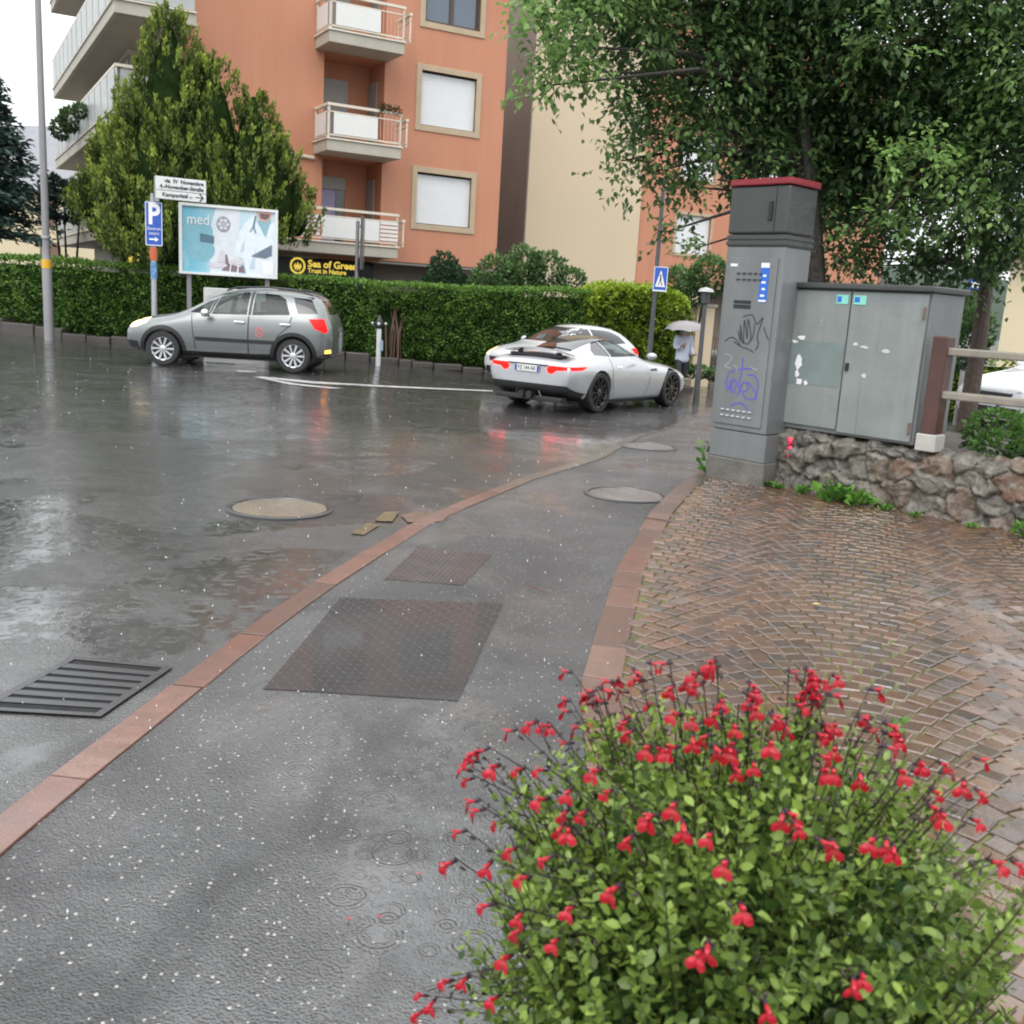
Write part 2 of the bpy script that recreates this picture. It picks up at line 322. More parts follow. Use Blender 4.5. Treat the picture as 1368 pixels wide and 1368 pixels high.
# footpath between the two kerb lines
def samp(pl, n):
    L = [0]
    for a, b_ in zip(pl, pl[1:]): L.append(L[-1]+(b_-a).length)
    out = []
    for k in range(n+1):
        t = L[-1]*k/n; i = max(0, min(len(pl)-2, next((j for j in range(len(L)-1) if L[j+1] >= t), len(pl)-2))); out.append(pl[i].lerp(pl[i+1], (t-L[i])/(L[i+1]-L[i])))
    return out
pathR = pe[:-1]+[pe[-1], G(965, 600), G(985, 560), G(990, 548)]
pathL = [Vector((-1.6, -.8, 0))]+kr
o = strip('footpath', samp(pathL, 60), samp(pathR, 60), m_path, .004, 1)
def kerbline(name, A, B, m, dz, lens, gap=.012, seed=3):
    rr = random.Random(seed); n = 400; a = samp(A, n); b_ = samp(B, n); L = sum((a[i+1]-a[i]).length for i in range(n)); mb = MB(); tv = []; t = 0
    while t < L-.05:
        e = min(L, t+rr.uniform(*lens)); 
        def at(pl, s): 
            f = s/L*n; i = min(n-1, int(f)); return pl[i].lerp(pl[i+1], f-i)
        s0, s1 = t+gap/2, e-gap/2; m2 = (s0+s1)/2; jz = rr.uniform(-.002, .003); j = rr.uniform(-.004, .004)
        A_ = [at(a, s0), at(a, m2), at(a, s1)]; B_ = [at(b_, s0), at(b_, m2), at(b_, s1)]
        top = A_+B_[::-1]; vs = [Vector((p.x+j, p.y, gz(p.x, p.y)+dz+jz)) for p in top]; vs += [Vector((p.x, p.y, p.z-.05)) for p in vs]
        mb.add(vs, [(0, 5, 4, 1), (1, 4, 3, 2)]+[(i, (i+1) % 6, 6+(i+1) % 6, 6+i) for i in range(6)]); tv += [rr.random()]*8; t = e
    o = mb.build(name, m, bevel=.004); setattr_face(o.data, 'tint', tv); return tag(o, kind='structure')
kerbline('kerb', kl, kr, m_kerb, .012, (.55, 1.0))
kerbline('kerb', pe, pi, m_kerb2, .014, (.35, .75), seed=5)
# second inner row of small edging setts is part of the paving
FR = Frame(2.36, 9.83, .68, -.73)           # stone wall / cabinets frame
pav = [p.copy() for p in pi]+[FR.w(-.1, .1, 0), FR.w(9.5, .1, 0), Vector((9, -.8, 0))]
for p in pav: p.z = .006
MB().add(pav, [tuple(range(len(pav)))]).build('paving_bed', m_joint)['kind'] = 'structure'
def inside(x, y, poly):
    c = False; j = len(poly)-1
    for i in range(len(poly)):
        a, b_ = poly[i], poly[j]
        if (a[1] > y) != (b_[1] > y) and x < (b_[0]-a[0])*(y-a[1])/(b_[1]-a[1])+a[0]: c = not c
        j = i
    return c
vs = []; fs = []; tint = []; rr = random.Random(4)
Wc = 1.25; Rad = .74; pitch = .098; ang = R(-18); ca, sa = math.cos(ang), math.sin(ang)
pl = [(p.x, p.y) for p in pav]
def fadd(x, y, rot, sx, sy):
    hx, hy = sx/2, sy/2; o = len(vs); z = .006; h = rr.uniform(.007, .014); cr, sr = math.cos(rot), math.sin(rot); ins = .007
    tl = (rr.uniform(-.05, .05), rr.uniform(-.05, .05))
    def P(a, b_, zz): return (x+a*cr-b_*sr, y+a*sr+b_*cr, z+zz+(a*tl[0]+b_*tl[1] if zz else 0))
    k = [(-1, -1), (1, -1), (1, 1), (-1, 1)]; jj = [(rr.uniform(-.006, .006), rr.uniform(-.006, .006)) for _ in k]
    for (a, b_), (ja, jb) in zip(k, jj): vs.append(P(a*hx+ja, b_*hy+jb, 0))
    for (a, b_), (ja, jb) in zip(k, jj): vs.append(P(a*(hx-.002)+ja, b_*(hy-.002)+jb, h*.6))
    for (a, b_), (ja, jb) in zip(k, jj): vs.append(P(a*(hx-ins)+ja, b_*(hy-ins)+jb, h))
    for lv in (0, 4):
        for i in range(4): fs.append((o+lv+i, o+lv+(i+1) % 4, o+lv+4+(i+1) % 4, o+lv+4+i))
    fs.append((o+8, o+9, o+10, o+11)); t = rr.random(); t = t*.8+.2*noise.noise(Vector((x*1.2, y*1.2, 3))); tint.extend([t]*9)
for col in range(-8, 10):
    for row in range(-110, 110):
        cy = row*pitch*1.15; a = math.asin(Wc/2/Rad); n = int(2*a*Rad/pitch); off = (row % 2)*.5
        for k in range(n+1):
            t = -a+2*a*(k+off)/n
            if abs(t) > a: continue
            lx = Rad*math.sin(t); ly = cy+Rad*math.cos(t)
            gx = col*Wc+lx; gy = ly; X = gx*ca-gy*sa+1.5; Y = gx*sa+gy*ca+4
            if Y < .3 or X > 7.5 or not inside(X, Y, pl): continue
            fadd(X, Y, ang-t+rr.uniform(-.06, .06), pitch*rr.uniform(.84, .95), pitch*rr.uniform(.84, .96))
me = bpy.data.meshes.new('paving'); me.from_pydata(vs, [], fs); me.materials.append(m_cob); o = obj_from('paving', me); tag(o, kind='structure'); setattr_face(me, 'tint', tint)

# ---- road markings
m_white = simple('worn_white_paint', (.36, .36, .35), .4, vary=.45, nscale=7); m_yellow = simple('worn_yellow_paint', (.10, .072, .030), .4, vary=.8, nscale=9)
def marking(pxs, m=m_white, name='road_marking'):
    b = MB()
    for poly in pxs: b.add([G(*p, .008) for p in poly], [tuple(range(len(poly)))])
    return tag(b.build(name, m), kind='structure')
marking([[(338, 504), (350, 503.5), (420, 510), (500, 515), (658, 522), (658, 523.6), (500, 517), (415, 512.5)], [(345, 505), (352, 505), (395, 513), (460, 519.5), (440, 519.5), (385, 514)],
         [(274, 483), (314, 485), (314, 486.6), (277, 485)], [(314, 495), (343, 496.5), (343, 498), (318, 497.3)]])
marking([[(468, 714), (492, 700), (508, 702), (486, 716)], [(500, 697), (514, 685), (534, 684), (524, 698)]], m_yellow)
marking([[(536, 690), (556, 685), (600, 690), (590, 698), (545, 699)]], simple('worn_red_paint', (.12, .07, .045), .4, vary=.4, nscale=6))

# ---- manhole covers, grate, plates : all lie in the ground, each its own thing
def manhole(px, rad, label, m, ring=m_iron):
    p = G(*px); e = empty('manhole_cover', loc=(p.x, p.y, p.z+.004), label=label, cat='manhole cover')
    MB().lathe([(rad, -.02), (rad, .008), (rad-.012, .012), (rad-.04, .012), (rad-.045, .002), (rad-.045, -.02)], 56, close=True).build('frame', ring, e)
    MB().lathe([(rad-.05, -.02), (rad-.05, .004), (rad-.055, .007)], 56).build('cover', m, e); return e
manhole((374, 680), .39, 'round manhole with a brown flooded cover out in the road', m_patch)
manhole((836, 662), .37, 'round grey-brown manhole cover in the footpath by the paving corner', m_patch2)
manhole((865, 597), .36, 'farther round manhole cover in the footpath beside the grey utility cabinets', m_patch2)
# gully grate
gp = [G(*p) for p in [(-22, 948), (132, 957), (224, 894), (96, 882)]]
e = empty('drain_grate', loc=gp[0], label='black slotted iron drain grate in the road against the red kerb', cat='drain grate')
def loc(p, dz): q_ = p-gp[0]; return Vector((q_.x, q_.y, dz))
def bil(u, v, dz): a = gp[0].lerp(gp[1], u); b_ = gp[3].lerp(gp[2], u); return loc(a.lerp(b_, v), dz)
MB().quad(bil(0, 0, .004), bil(1, 0, .004), bil(1, 1, .004), bil(0, 1, .004)).build('pit_shade', simple('painted_pit_shade', (.004, .004, .004), .9), e)  # flat black sheet painted as the shade below the bars
b = MB()
def slab(b, u0, u1, v0, v1, z0, z1):
    k = [(u0, v0), (u1, v0), (u1, v1), (u0, v1)]; b.add([bil(u, v, z0) for u, v in k]+[bil(u, v, z1) for u, v in k], [(0, 1, 2, 3), (4, 5, 6, 7), (0, 1, 5, 4), (1, 2, 6, 5), (2, 3, 7, 6), (3, 0, 4, 7)])
slab(b, -.04, .04, -.03, 1.03, .0055, .010); slab(b, .96, 1.04, -.03, 1.03, .0055, .010); slab(b, .04, .96, -.03, .02, .0055, .010); slab(b, .04, .96, .99, 1.03, .0055, .010); b.build('frame', m_iron, e, bevel=.002)
b = MB(); ns = 7
for i in range(1, ns):
    v = .02+.97*i/ns; slab(b, .04, .96, v-.040, v+.040, .0058, .0095)
b.build('bars', m_iron, e, bevel=.002)
# chequer plates
def plate(name, px, label, m, nu, nv, lug):
    c = [G(*p) for p in px]; o = c[0]; e = empty(name, loc=o, label=label, cat='metal cover'); 
    def bl(u, v, z): a = c[0].lerp(c[1], u); b_ = c[3].lerp(c[2], u); p = a.lerp(b_, v)-o; return Vector((p.x, p.y, z))
    k = [(0, 0), (1, 0), (1, 1), (0, 1)]; b = MB().add([bl(u, v, 0) for u, v in k]+[bl(u, v, .007) for u, v in k], [(0, 1, 2, 3), (4, 5, 6, 7), (0, 1, 5, 4), (1, 2, 6, 5), (2, 3, 7, 6), (3, 0, 4, 7)]); b.build('plate', m, e)
    b = MB()
    for i in range(nu):
        for j in range(nv):
            u = (i+.5)/nu; v = (j+.5)/nv; p = bl(u, v, .007); a = (PI/4 if (i+j) % 2 else -PI/4)
            dx, dy = math.cos(a)*lug, math.sin(a)*lug; nx_, ny_ = -math.sin(a)*lug*.3, math.cos(a)*lug*.3
            b.add([p+Vector((-dx, -dy, 0)), p+Vector((nx_, ny_, 0)), p+Vector((dx, dy, 0)), p+Vector((-nx_, -ny_, 0)), p+Vector((0, 0, .005))], [(0, 1, 4), (1, 2, 4), (2, 3, 4), (3, 0, 4)])
    b.build('raised_pattern', m, e); return e
m_dark = simple('dark_wet_iron', (.009, .009, .010), .38, metal=.0, vary=.5, nscale=4, bump=.003, coat=.5); m_rust = simple('rusty_red_iron', (.040, .028, .027), .38, metal=.0, vary=.4, nscale=5, bump=.004, coat=.15)
plate('access_cover', [(455, 800), (672, 808), (612, 938), (352, 922)], 'large dark chequered metal cover sunk in the near footpath', m_dark, 22, 26, .018)
plate('access_cover', [(558, 732), (657, 743), (618, 783), (514, 775)], 'smaller reddish chequered metal cover beside the red kerb', m_rust, 16, 24, .014)
# ---- splashes of the falling rain: nobody could count them
m_drop = simple('splash_water', (.75, .77, .78), .1, vary=.05); bb = MB(); rr = random.Random(9)
for _ in range(620):
    Y = 2.2+rr.random()**1.5*19; X = rr.uniform(-.52, .30)*Y if Y > 4 else rr.uniform(-.55, .22)*Y
    if inside(X, Y, pl): continue
    s = rr.uniform(.001, .0032)*(1+Y*.07); h = rr.uniform(.003, .02); c = Vector((X, Y, gz(X, Y)+.008+h)); st = rr.uniform(1., 2.4)
    bb.add([c+Vector((s, 0, 0)), c+Vector((-s*.5, s*.87, 0)), c+Vector((-s*.5, -s*.87, 0)), c+Vector((0, 0, s*st)), c-Vector((0, 0, s*st))], [(0, 1, 3), (1, 2, 3), (2, 0, 3), (1, 0, 4), (2, 1, 4), (0, 2, 4)])
tag(bb.build('rain_splashes', m_drop), 'tiny white splashes of raindrops jumping on the wet asphalt', 'rain splashes', kind='stuff')
# twigs, petals and a leaf lying about
m_twig = simple('wet_twig', (.09, .035, .02), .4)
for px, a, L, lb in [((720, 793), -.9, .09, 'short dark twig lying in the middle of the footpath'), ((881, 698), -.5, .13, 'thin brown twig lying across the edge of the paving')]:
    p = G(*px, .02); tag(MB().tube([p+Vector((-math.cos(a)*L, -math.sin(a)*L, 0)), p+Vector((0, .008, .004)), p+Vector((math.cos(a)*L, math.sin(a)*L, 0))], [.004, .005, .002], 6).build('twig', m_twig), lb, 'twig')
m_petal = simple('fallen_petal', (.45, .02, .05), .4)
for px in [(560, 1172), (465, 1233), (507, 1230)]:
    p = G(*px, .012); s = .006
    tag(MB().add([p+Vector((-s, 0, 0)), p+Vector((0, -s, .002)), p+Vector((s*1.3, 0, .003)), p+Vector((0, s, .001))], [(0, 1, 2, 3)]).build('petal', m_petal), 'tiny red petal fallen on the wet footpath near the flowers', 'petal', 'fallen petals')
# ================================================================ buildings
BF = Frame(-2.49, 33, .87, .494)
m_orange = simple('orange_render', (.47, .21, .125), .75, vary=.12, nscale=.35, bump=.004, bscale=90, streak=True)
m_cream = simple('cream_render', (.56, .46, .32), .8, vary=.05, nscale=.3, bump=.004, bscale=60)
m_dkwall = simple('brown_grey_render_and_shade', (.19, .155, .13), .8, vary=.12, nscale=.4, streak=True)
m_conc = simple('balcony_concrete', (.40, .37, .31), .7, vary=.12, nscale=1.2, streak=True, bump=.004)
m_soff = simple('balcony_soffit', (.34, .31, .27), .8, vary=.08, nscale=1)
m_frame = simple('window_surround', (.42, .33, .22), .7, vary=.08)
m_shut = simple('roller_shutter', (.66, .67, .68), .5, vary=.03)
m_shutg = simple('grey_roller_shutter', (.30, .31, .30), .5, vary=.06)
m_rail = simple('cream_railing_paint', (.62, .56, .46), .4, vary=.08); m_railr = simple('pinkish_railing_paint', (.55, .33, .26), .4, vary=.1)
m_panel = simple('white_balcony_panel', (.66, .66, .64), .35, vary=.04, streak=True)
m_gpanel = simple('grey_green_glass_panel', (.36, .38, .37), .35, vary=.08, nscale=1, streak=True)
m_glass = glassy('window_glass', (.03, .035, .04)); m_curtain = simple('lilac_curtain', (.40, .40, .62), .7, vary=.05)
m_dkframe = simple('dark_window_frame', (.07, .045, .035), .4); m_black = simple('black_board', (.012, .012, .014), .35)
m_yellow_l = simple('lit_yellow_lettering', (.75, .55, .06), .5, emis=.75, ecol=(1, .75, .12)); m_navy = simple('dark_blue_shop_panel', (.03, .04, .055), .35)
def rightof(M): return M
def ap(o, F): o.matrix_world = F.M; return o
bld = empty('apartment_building', M=BF.M, label='terracotta orange apartment block with corner balconies behind the thuja', cat='building')
TOP = 11.75
def wall_holes(b, s0, s1, z0, z1, holes, v0, v1, mi=0):   # wall slab with rectangular openings
    ss = sorted({s0, s1, *[h[0] for h in holes], *[h[1] for h in holes]}); zz = sorted({z0, z1, *[h[2] for h in holes], *[h[3] for h in holes]})
    for i in range(len(ss)-1):
        j = 0
        while j < len(zz)-1:
            def hole(jj): return any(h[0]-1e-4 <= ss[i] and ss[i+1] <= h[1]+1e-4 and h[2]-1e-4 <= zz[jj] and zz[jj+1] <= h[3]+1e-4 for h in holes)
            if hole(j): j += 1; continue
            k = j
            while k+1 < len(zz)-1 and not hole(k+1): k += 1
            b.box(ss[i], ss[i+1], v0, v1, zz[j], zz[k+1], mi=mi); j = k+1
storeys = [2.62, 5.42, 8.25]
wins = [(-1.15, .70, 3.76, 5.28), (-1.12, .72, 6.65, 8.2), (-1.08, .74, 9.56, 11.1)]
rec = (-4.15, -2.3, 2.75, TOP-.5)
b = MB(); wall_holes(b, -7.95, 1.72, 2.58, TOP, wins+[rec], 0, .35)
# recess cheeks + back
b.box(-4.5, -4.152, .35, 1.55, 2.58, TOP); b.box(-2.298, -1.95, .35, 1.55, 2.58, TOP)
rh = [(-3.95+.0, -3.0, z+.1, z+2.35) for z in storeys]
wall_holes(b, -4.15, -2.3, 2.58, TOP, rh, 1.25, 1.5)
b.box(-4.15, -2.3, 0.02, 1.25, 2.5, 2.74)
for z in storeys[1:]: b.box(-4.15, -2.3, 0.02, 1.25, z+.0, z+.25)
b.box(-7.6, 1.72, 1.6, 12, 2.9, TOP); b.box(1.42, 1.716, .36, 1.6, 2.58, TOP); b.box(-7.95, -7.6, .36, 12, 2.6, TOP)
b.build('wall', m_orange, bld)
# ground floor, set back under the upper floors
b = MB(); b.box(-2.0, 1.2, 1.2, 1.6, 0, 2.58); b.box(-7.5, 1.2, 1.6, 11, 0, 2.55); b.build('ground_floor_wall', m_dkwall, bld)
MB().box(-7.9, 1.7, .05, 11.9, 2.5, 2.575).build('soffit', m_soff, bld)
b = MB(); b.box(-3.35, -2.02, 1.14, 1.3, 0, 2.45)
for i in range(8): b.box(-3.3+i*.16, -3.2+i*.16, 1.12, 1.14, .05, 2.4)
b.build('shop_shutter', m_navy, bld)
MB().box(-10.6, 1.85, -.35, 12.2, TOP, TOP+.35).build('roof', m_conc, bld)
for i, (a, c, z0, z1) in enumerate(wins):
    b = MB(); t = .17
    for x0, x1, y0, y1 in ((a-t, a, z0-t, z1+t), (c, c+t, z0-t, z1+t), (a, c, z1, z1+t), (a, c, z0-t, z0)): b.box(x0, x1, -.035, .12, y0, y1)
    wf = b.build('window', m_frame, bld, bevel=.008)
    if i < 2:
        b = MB(); n = 30
        for k in range(n): b.box(a, c, .10+(k % 2)*.003, .16, z0+.03+(z1-z0-.08)*k/n, z0+.03+(z1-z0-.08)*(k+1)/n)
        b.build('shutter', m_shut, wf); MB().box(a, c, .06, .2, z0, z0+.03).build('sill', m_dkframe, wf)
    else:
        b = MB(); 
        for x0, x1, y0, y1 in ((a, a+.08, z0, z1), (c-.08, c, z0, z1), (a+.08, c-.08, z1-.08, z1), (a+.08, c-.08, z0, z0+.08), ((a+c)/2-.06, (a+c)/2+.06, z0+.08, z1-.08)): b.box(x0, x1, .1, .18, y0, y1)
        b.build('casement', m_dkframe, wf); MB().box(a+.08, c-.08, .15, .16, z0+.08, z1-.08).build('pane', m_glassb if False else glassy('pane_glass', (.10, .13, .17)), wf)
for i, (a, c, z0, z1) in enumerate(rh):      # balcony doors in the recess
    if i == 0:
        d = MB().box(a, c, 1.18, 1.3, z1-.35, z1).build('balcony_door', m_shutg, bld)
        MB().box(a+.04, c-.28, 1.3, 1.31, z0, z1-.35).build('curtain', m_curtain, d); MB().box(c-.28, c, 1.27, 1.33, z0, z1-.35).build('pane', m_glass, d)
    else:
        b = MB(); n = 36
        for k in range(n): b.box(a, c, 1.18+(k % 2)*.004, 1.3, z0+(z1-z0)*k/n, z0+(z1-z0)*(k+1)/n)
        b.build('balcony_door', m_shutg, bld)
    MB().box(-2.34, -2.3, .55, 1.2, z0, z1).build('side_window', m_shutg, bld)
def railing(parent, F0, F1, z, h, panel=(0, 1), bars=(None), mp=m_panel, style='bars', post=True):
    """rail from F0=(s,v) to F1 at slab top z; panel fraction range is solid"""
    a = Vector((F0[0], F0[1], 0)); c = Vector((F1[0], F1[1], 0)); d = (c-a); L = d.length; d.normalize(); ang = math.atan2(d.y, d.x); M = Matrix.Translation((a.x, a.y, z)) @ Matrix.Rotation(ang, 4, 'Z')
    b = MB(); b.box(-.03, L+.03, -.04, .05, h-.07, h, M); b.box(0, L, -.02, .02, .06, .10, M); b.box(0, L, -.02, .02, h-.24, h-.21, M)
    for t in (0, L-.04): b.box(t, t+.04, -.02, .02, 0, h-.07, M)
    rl = b.build('railing', m_rail, parent)
    if panel: MB().box(L*panel[0]+.05, L*panel[1]-.02, -.035, -.022, .11, h-.25, M).build('panel', mp, rl)
    if style == 'bars':
        b = MB(); n = int(L/.11)
        for k in range(n):
            t = L*(k+.5)/n
            if panel and panel[0]*L < t < panel[1]*L: continue
            b.box(t-.008, t+.008, -.008, .008, .1, h-.07, M)
        if b.v: b.build('bars', m_railr, rl)
    elif style == 'flat':
        b = MB()
        for k in range(5):
            zz = .14+k*(h-.42)/4.4
            for (u0, u1) in ((0, panel[0]), (panel[1], 1)):
                if u1-u0 > .02: b.box(L*u0, L*u1, -.04, -.03, zz, zz+.075, M)
        b.build('slats', m_panel, rl)
    return rl
def balcony(z, s0=-4.42, s1=-2.2, v=-1.2, style='bars', flowers=False, h=.92):
    e = MB().box(s0, s1, v, -.002, z, z+.30).build('balcony', m_conc, bld, bevel=.01)
    MB().box(s0-.04, s1+.04, v-.04, -.001, z+.302, z+.345).build('kerb_slab', m_rail, e)
    railing(e, (s0+.02, v+.03), (s1-.02, v+.03), z+.345, h, (.05, .68) if style == 'bars' else (.40, .86), style=style)
    railing(e, (s0+.03, -.04), (s0+.03, v+.05), z+.345, h, (.04, .9), style='none')
    railing(e, (s1+.15, v-.02), (s1+.15, -.3), z+.345, h*.84, None) if style != 'none' else None
    return e
for i, z in enumerate(storeys):
    e = balcony(z, s0=-4.42 if i else -6.2, style='bars' if i else 'flat')
    if i == 1:
        n = 260; c = np.stack([rng.uniform(-2.9, -2.25, n), rng.uniform(-1.3, -1.1, n), rng.uniform(z+1.2, z+1.42, n)], 1)
        leafmesh('geranium', c, rng.normal(size=(n, 3))+[0, -.4, .6], .07, .7, rng.uniform(0, 1, n), leafmat('geranium_leaf', (.02, .06, .015), (.10, .03, .02)), e)
MB().tube([(-4.42, -.05, 5.3), (-6.9, -.05, 5.45)], .05, 8).build('pipe', m_rail, bld)
# corner balconies on the left
for i, z in enumerate([2.65, 5.5, 8.02, 11.0]):
    s0 = -9.95; b = MB(); b.box(s0, -7.96, -1.2, 14, z, z+.3); e = b.build('corner_balcony', m_conc, bld, bevel=.01)
    MB().box(s0-.04, -7.96, -1.25, 14.04, z+.302, z+.34).build('kerb_slab', m_rail, e)
    MB().box(s0+.12, -7.97, -1.08, 13.9, z-.012, z-.002).build('soffit', m_soff, e)
    M_ = m_gpanel
    rl = MB(); h = 1.0; rl.box(s0-.02, s0+.05, -1.22, 14, z+.34+h-.07, z+.34+h); rl.box(s0+.05, -7.97, -1.22, -1.15, z+.34+h-.07, z+.34+h)
    for k in range(13): rl.box(s0, s0+.04, -1.2+k*1.24, -1.15+k*1.24, z+.34, z+.34+h-.07)
    rl = rl.build('railing', m_rail, e)
    b = MB()
    for k in range(12): b.box(s0-.03, s0-.01, -1.13+k*1.24, -.03+k*1.24, z+.37, z+.34+h-.1)
    b.box(s0+.12, -8.0, -1.19, -1.17, z+.37, z+.34+h-.12); b.build('panel', m_gpanel, rl)
b = MB()
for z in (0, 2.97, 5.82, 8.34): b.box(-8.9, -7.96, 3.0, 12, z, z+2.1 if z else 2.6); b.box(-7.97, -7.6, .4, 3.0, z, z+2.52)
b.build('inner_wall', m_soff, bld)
for z in (2.97, 5.82, 8.34):
    wd = MB().box(-8.86, -8.0, 2.93, 2.995, z, z+2.0).build('window', m_dkframe, bld); MB().box(-8.8, -8.5, 2.91, 2.925, z+.1, z+1.9).build('pane', m_glass, wd); MB().box(-8.42, -8.05, 2.91, 2.925, z+.1, z+1.9).build('pane', m_glass, wd)
    MB().box(-8.95, -8.905, 3.3, 6, z, z+2.0).build('side_window', m_gpanel, bld)
    MB().box(-9.0, -7.97, 2.9, 12, z+2.1, z+2.45).build('shutter_box', m_rail, bld)
b = MB()
for k in range(3): b.box(-9.0+.9*k, -8.25+.9*k, 4.2, 4.3, .2, 2.2)
b.build('shop_window', m_glass, bld)
# shop sign
sg = empty('shop_sign', M=BF.M @ Matrix.Translation((-4.35, .62, 2.36)), label='black shop sign with glowing yellow letters under the orange block', cat='sign')
MB().box(-2.6, 2.0, 0, .12, -.5, .24).build('board', m_black, sg)
text('Sea of Green', .29, m_yellow_l, sg, TM(.80, -.01, -.02), bold=.009, sx=1.02, name='lettering'); text('Trust in Nature', .19, m_yellow_l, sg, TM(.62, -.01, -.22), bold=.005, name='lettering')
b = MB(); ring = [(math.cos(t*PI/16)*.24-.30, math.sin(t*PI/16)*.25-.10) for t in range(32)]; ri = [(math.cos(t*PI/16)*.18-.30, math.sin(t*PI/16)*.19-.10) for t in range(32)]
for i in range(32):
    j = (i+1) % 32; b.add([(ring[i][0], -.015, ring[i][1]), (ring[j][0], -.015, ring[j][1]), (ri[j][0], -.015, ri[j][1]), (ri[i][0], -.015, ri[i][1])], [(0, 1, 2, 3)])
b.build('logo_ring', m_yellow_l, sg)
b = MB()
for dx, w_, h in ((-.1, .09, .14), (0, .10, .2), (.1, .09, .14)):
    b.add([(-.30+dx*.8-w_/2, -.016, -.12), (-.30+dx*.5, -.016, -.25), (-.30+dx*.8+w_/2, -.016, -.12), (-.30+dx*.8, -.016, h*.75-.12)], [(0, 1, 2, 3)])
b.build('logo_leaf', m_yellow_l, sg)
pr = AT(177, 343, 27.5); e = empty('projecting_sign', M=Matrix.Translation(pr) @ Matrix.Rotation(R(30), 4, 'Z'), label='small glowing yellow shop sign on a black plate under the thuja', cat='sign')
MB().box(-.2, .34, 0, .06, -.28, .24).build('board', m_black, e); b = MB(); b.box(-.1, .02, -.012, -.002, -.18, .18); b.box(.021, .22, -.013, -.002, .04, .13); b.box(.021, .18, -.013, -.002, -.12, -.04); b.build('lettering', m_yellow_l, e)

# cream building and the second orange one
cb = empty('apartment_building', M=BF.M @ Matrix.Translation((0, 4, 0)), label='tall windowless cream apartment block beside the orange one', cat='building')
MB().box(5.0, 10.1, 0, 12, 0, 14).build('front_wall', m_cream, cb); MB().box(4.94, 4.998, 0.002, 12, 0, 14).build('side_wall', m_dkwall, cb); MB().box(4.8, 10.1, -.3, 12.3, 14, 14.4).build('roof', m_conc, cb)  # side wall darker: shade of the narrow gap painted into its colour
ob = empty('apartment_building', M=BF.M @ Matrix.Translation((0, 4, 0)), label='farther salmon orange building half hidden by the big tree', cat='building')
wn = [(12.0, 13.75, 3.9, 5.4), (12.0, 13.75, 6.8, 8.3), (12.0, 13.75, 9.6, 11.1), (16.0, 17.7, 3.9, 5.4), (16.0, 17.7, 6.8, 8.3)]
b = MB(); wall_holes(b, 10.12, 24, 2.55, 13, wn, .1, .4); b.box(10.12, 24, .42, 11, 2.6, 13); b.build('wall', m_orange, ob); MB().box(10.4, 23.5, 1.6, 10.8, 0, 2.5).build('ground_floor_wall', m_dkwall, ob)
MB().box(13.2, 13.6, .2, 1.6, 0, 2.6).build('pillar', m_cream, ob); MB().box(10.0, 24.2, -.3, 11.3, 13, 13.3).build('roof', m_conc, ob)
for a, c, z0, z1 in wn:
    wf = MB().box(a, c, .2, .3, z0, z1).build('window', m_shut, ob); b = MB(); t = .12
    for x0, x1, y0, y1 in ((a-t, a, z0-t, z1+t), (c, c+t, z0-t, z1+t), (a, c, z1, z1+t), (a, c, z0-t, z0)): b.box(x0, x1, .07, .28, y0, y1)
    b.build('frame', m_frame, wf)
# left far house
m_lroof = simple('slate_roof', (.20, .205, .22), .5, vary=.12, nscale=2, bump=.02, bscale=8); m_brown = simple('brown_shutter', (.17, .10, .07), .6)
m_yel = simple('yellow_render', (.58, .50, .34), .8, vary=.08, nscale=.3)
HF = Frame(-26.5, 52, .98, -.2); hm = HF.M
lh = empty('apartment_house', M=hm, label='pale yellow house with grey slate roof in the far left distance', cat='house')
MB().box(-6, 7.5, 0, 9, 0, 5.6).build('wall', m_yel, lh)
MB().add([(-6.5, -.6, 5.5), (9.5, -.6, 5.5), (9.5, 4.5, 9.2), (-6.5, 4.5, 9.2), (-6.5, 9.5, 5.5), (9.5, 9.5, 5.5)], [(0, 1, 2, 3), (3, 2, 5, 4), (0, 3, 4), (1, 5, 2), (0, 4, 5, 1)]).build('roof', m_lroof, lh)
for x, z in ((2.6, 3.9), (2.6, 1.9), (2.6, .2), (-1.5, 3.9), (-1.5, 1.9), (6.0, 3.9), (6.0, 1.2)): wf = MB().box(x, x+1.1, -.06, -.002, z, z+1.2).build('window', m_brown, lh)
MB().add([(5.6, -.35, 7.0), (6.9, -.35+.2, 7.0), (6.9, .9, 7.6), (5.6, .9, 7.6)], [(0, 1, 2, 3)]).build('skylight', m_shut, lh)
MB().box(7.6, 13, 2, 8, 0, 3.2).build('side_wing', simple('ochre_render', (.34, .29, .15), .8), lh)
h2 = empty('apartment_house', M=Frame(-27, 75, 1, -.2).M, label='grey gabled house far behind the pale yellow one', cat='house')
MB().box(-8, 6, 0, 9, 0, 10).build('wall', m_soff, h2)
MB().add([(-8.5, -.6, 9.8), (6.5, -.6, 9.8), (6.5, 4.5, 13.5), (-8.5, 4.5, 13.5), (-8.5, 9.5, 9.8), (6.5, 9.5, 9.8)], [(0, 1, 2, 3), (3, 2, 5, 4), (0, 3, 4), (1, 5, 2)]).build('roof', m_lroof, h2)
for x in (-5, -1, 3): MB().box(x, x+1.2, -.06, -.002, 7, 8.4).build('window', m_dkframe, h2)
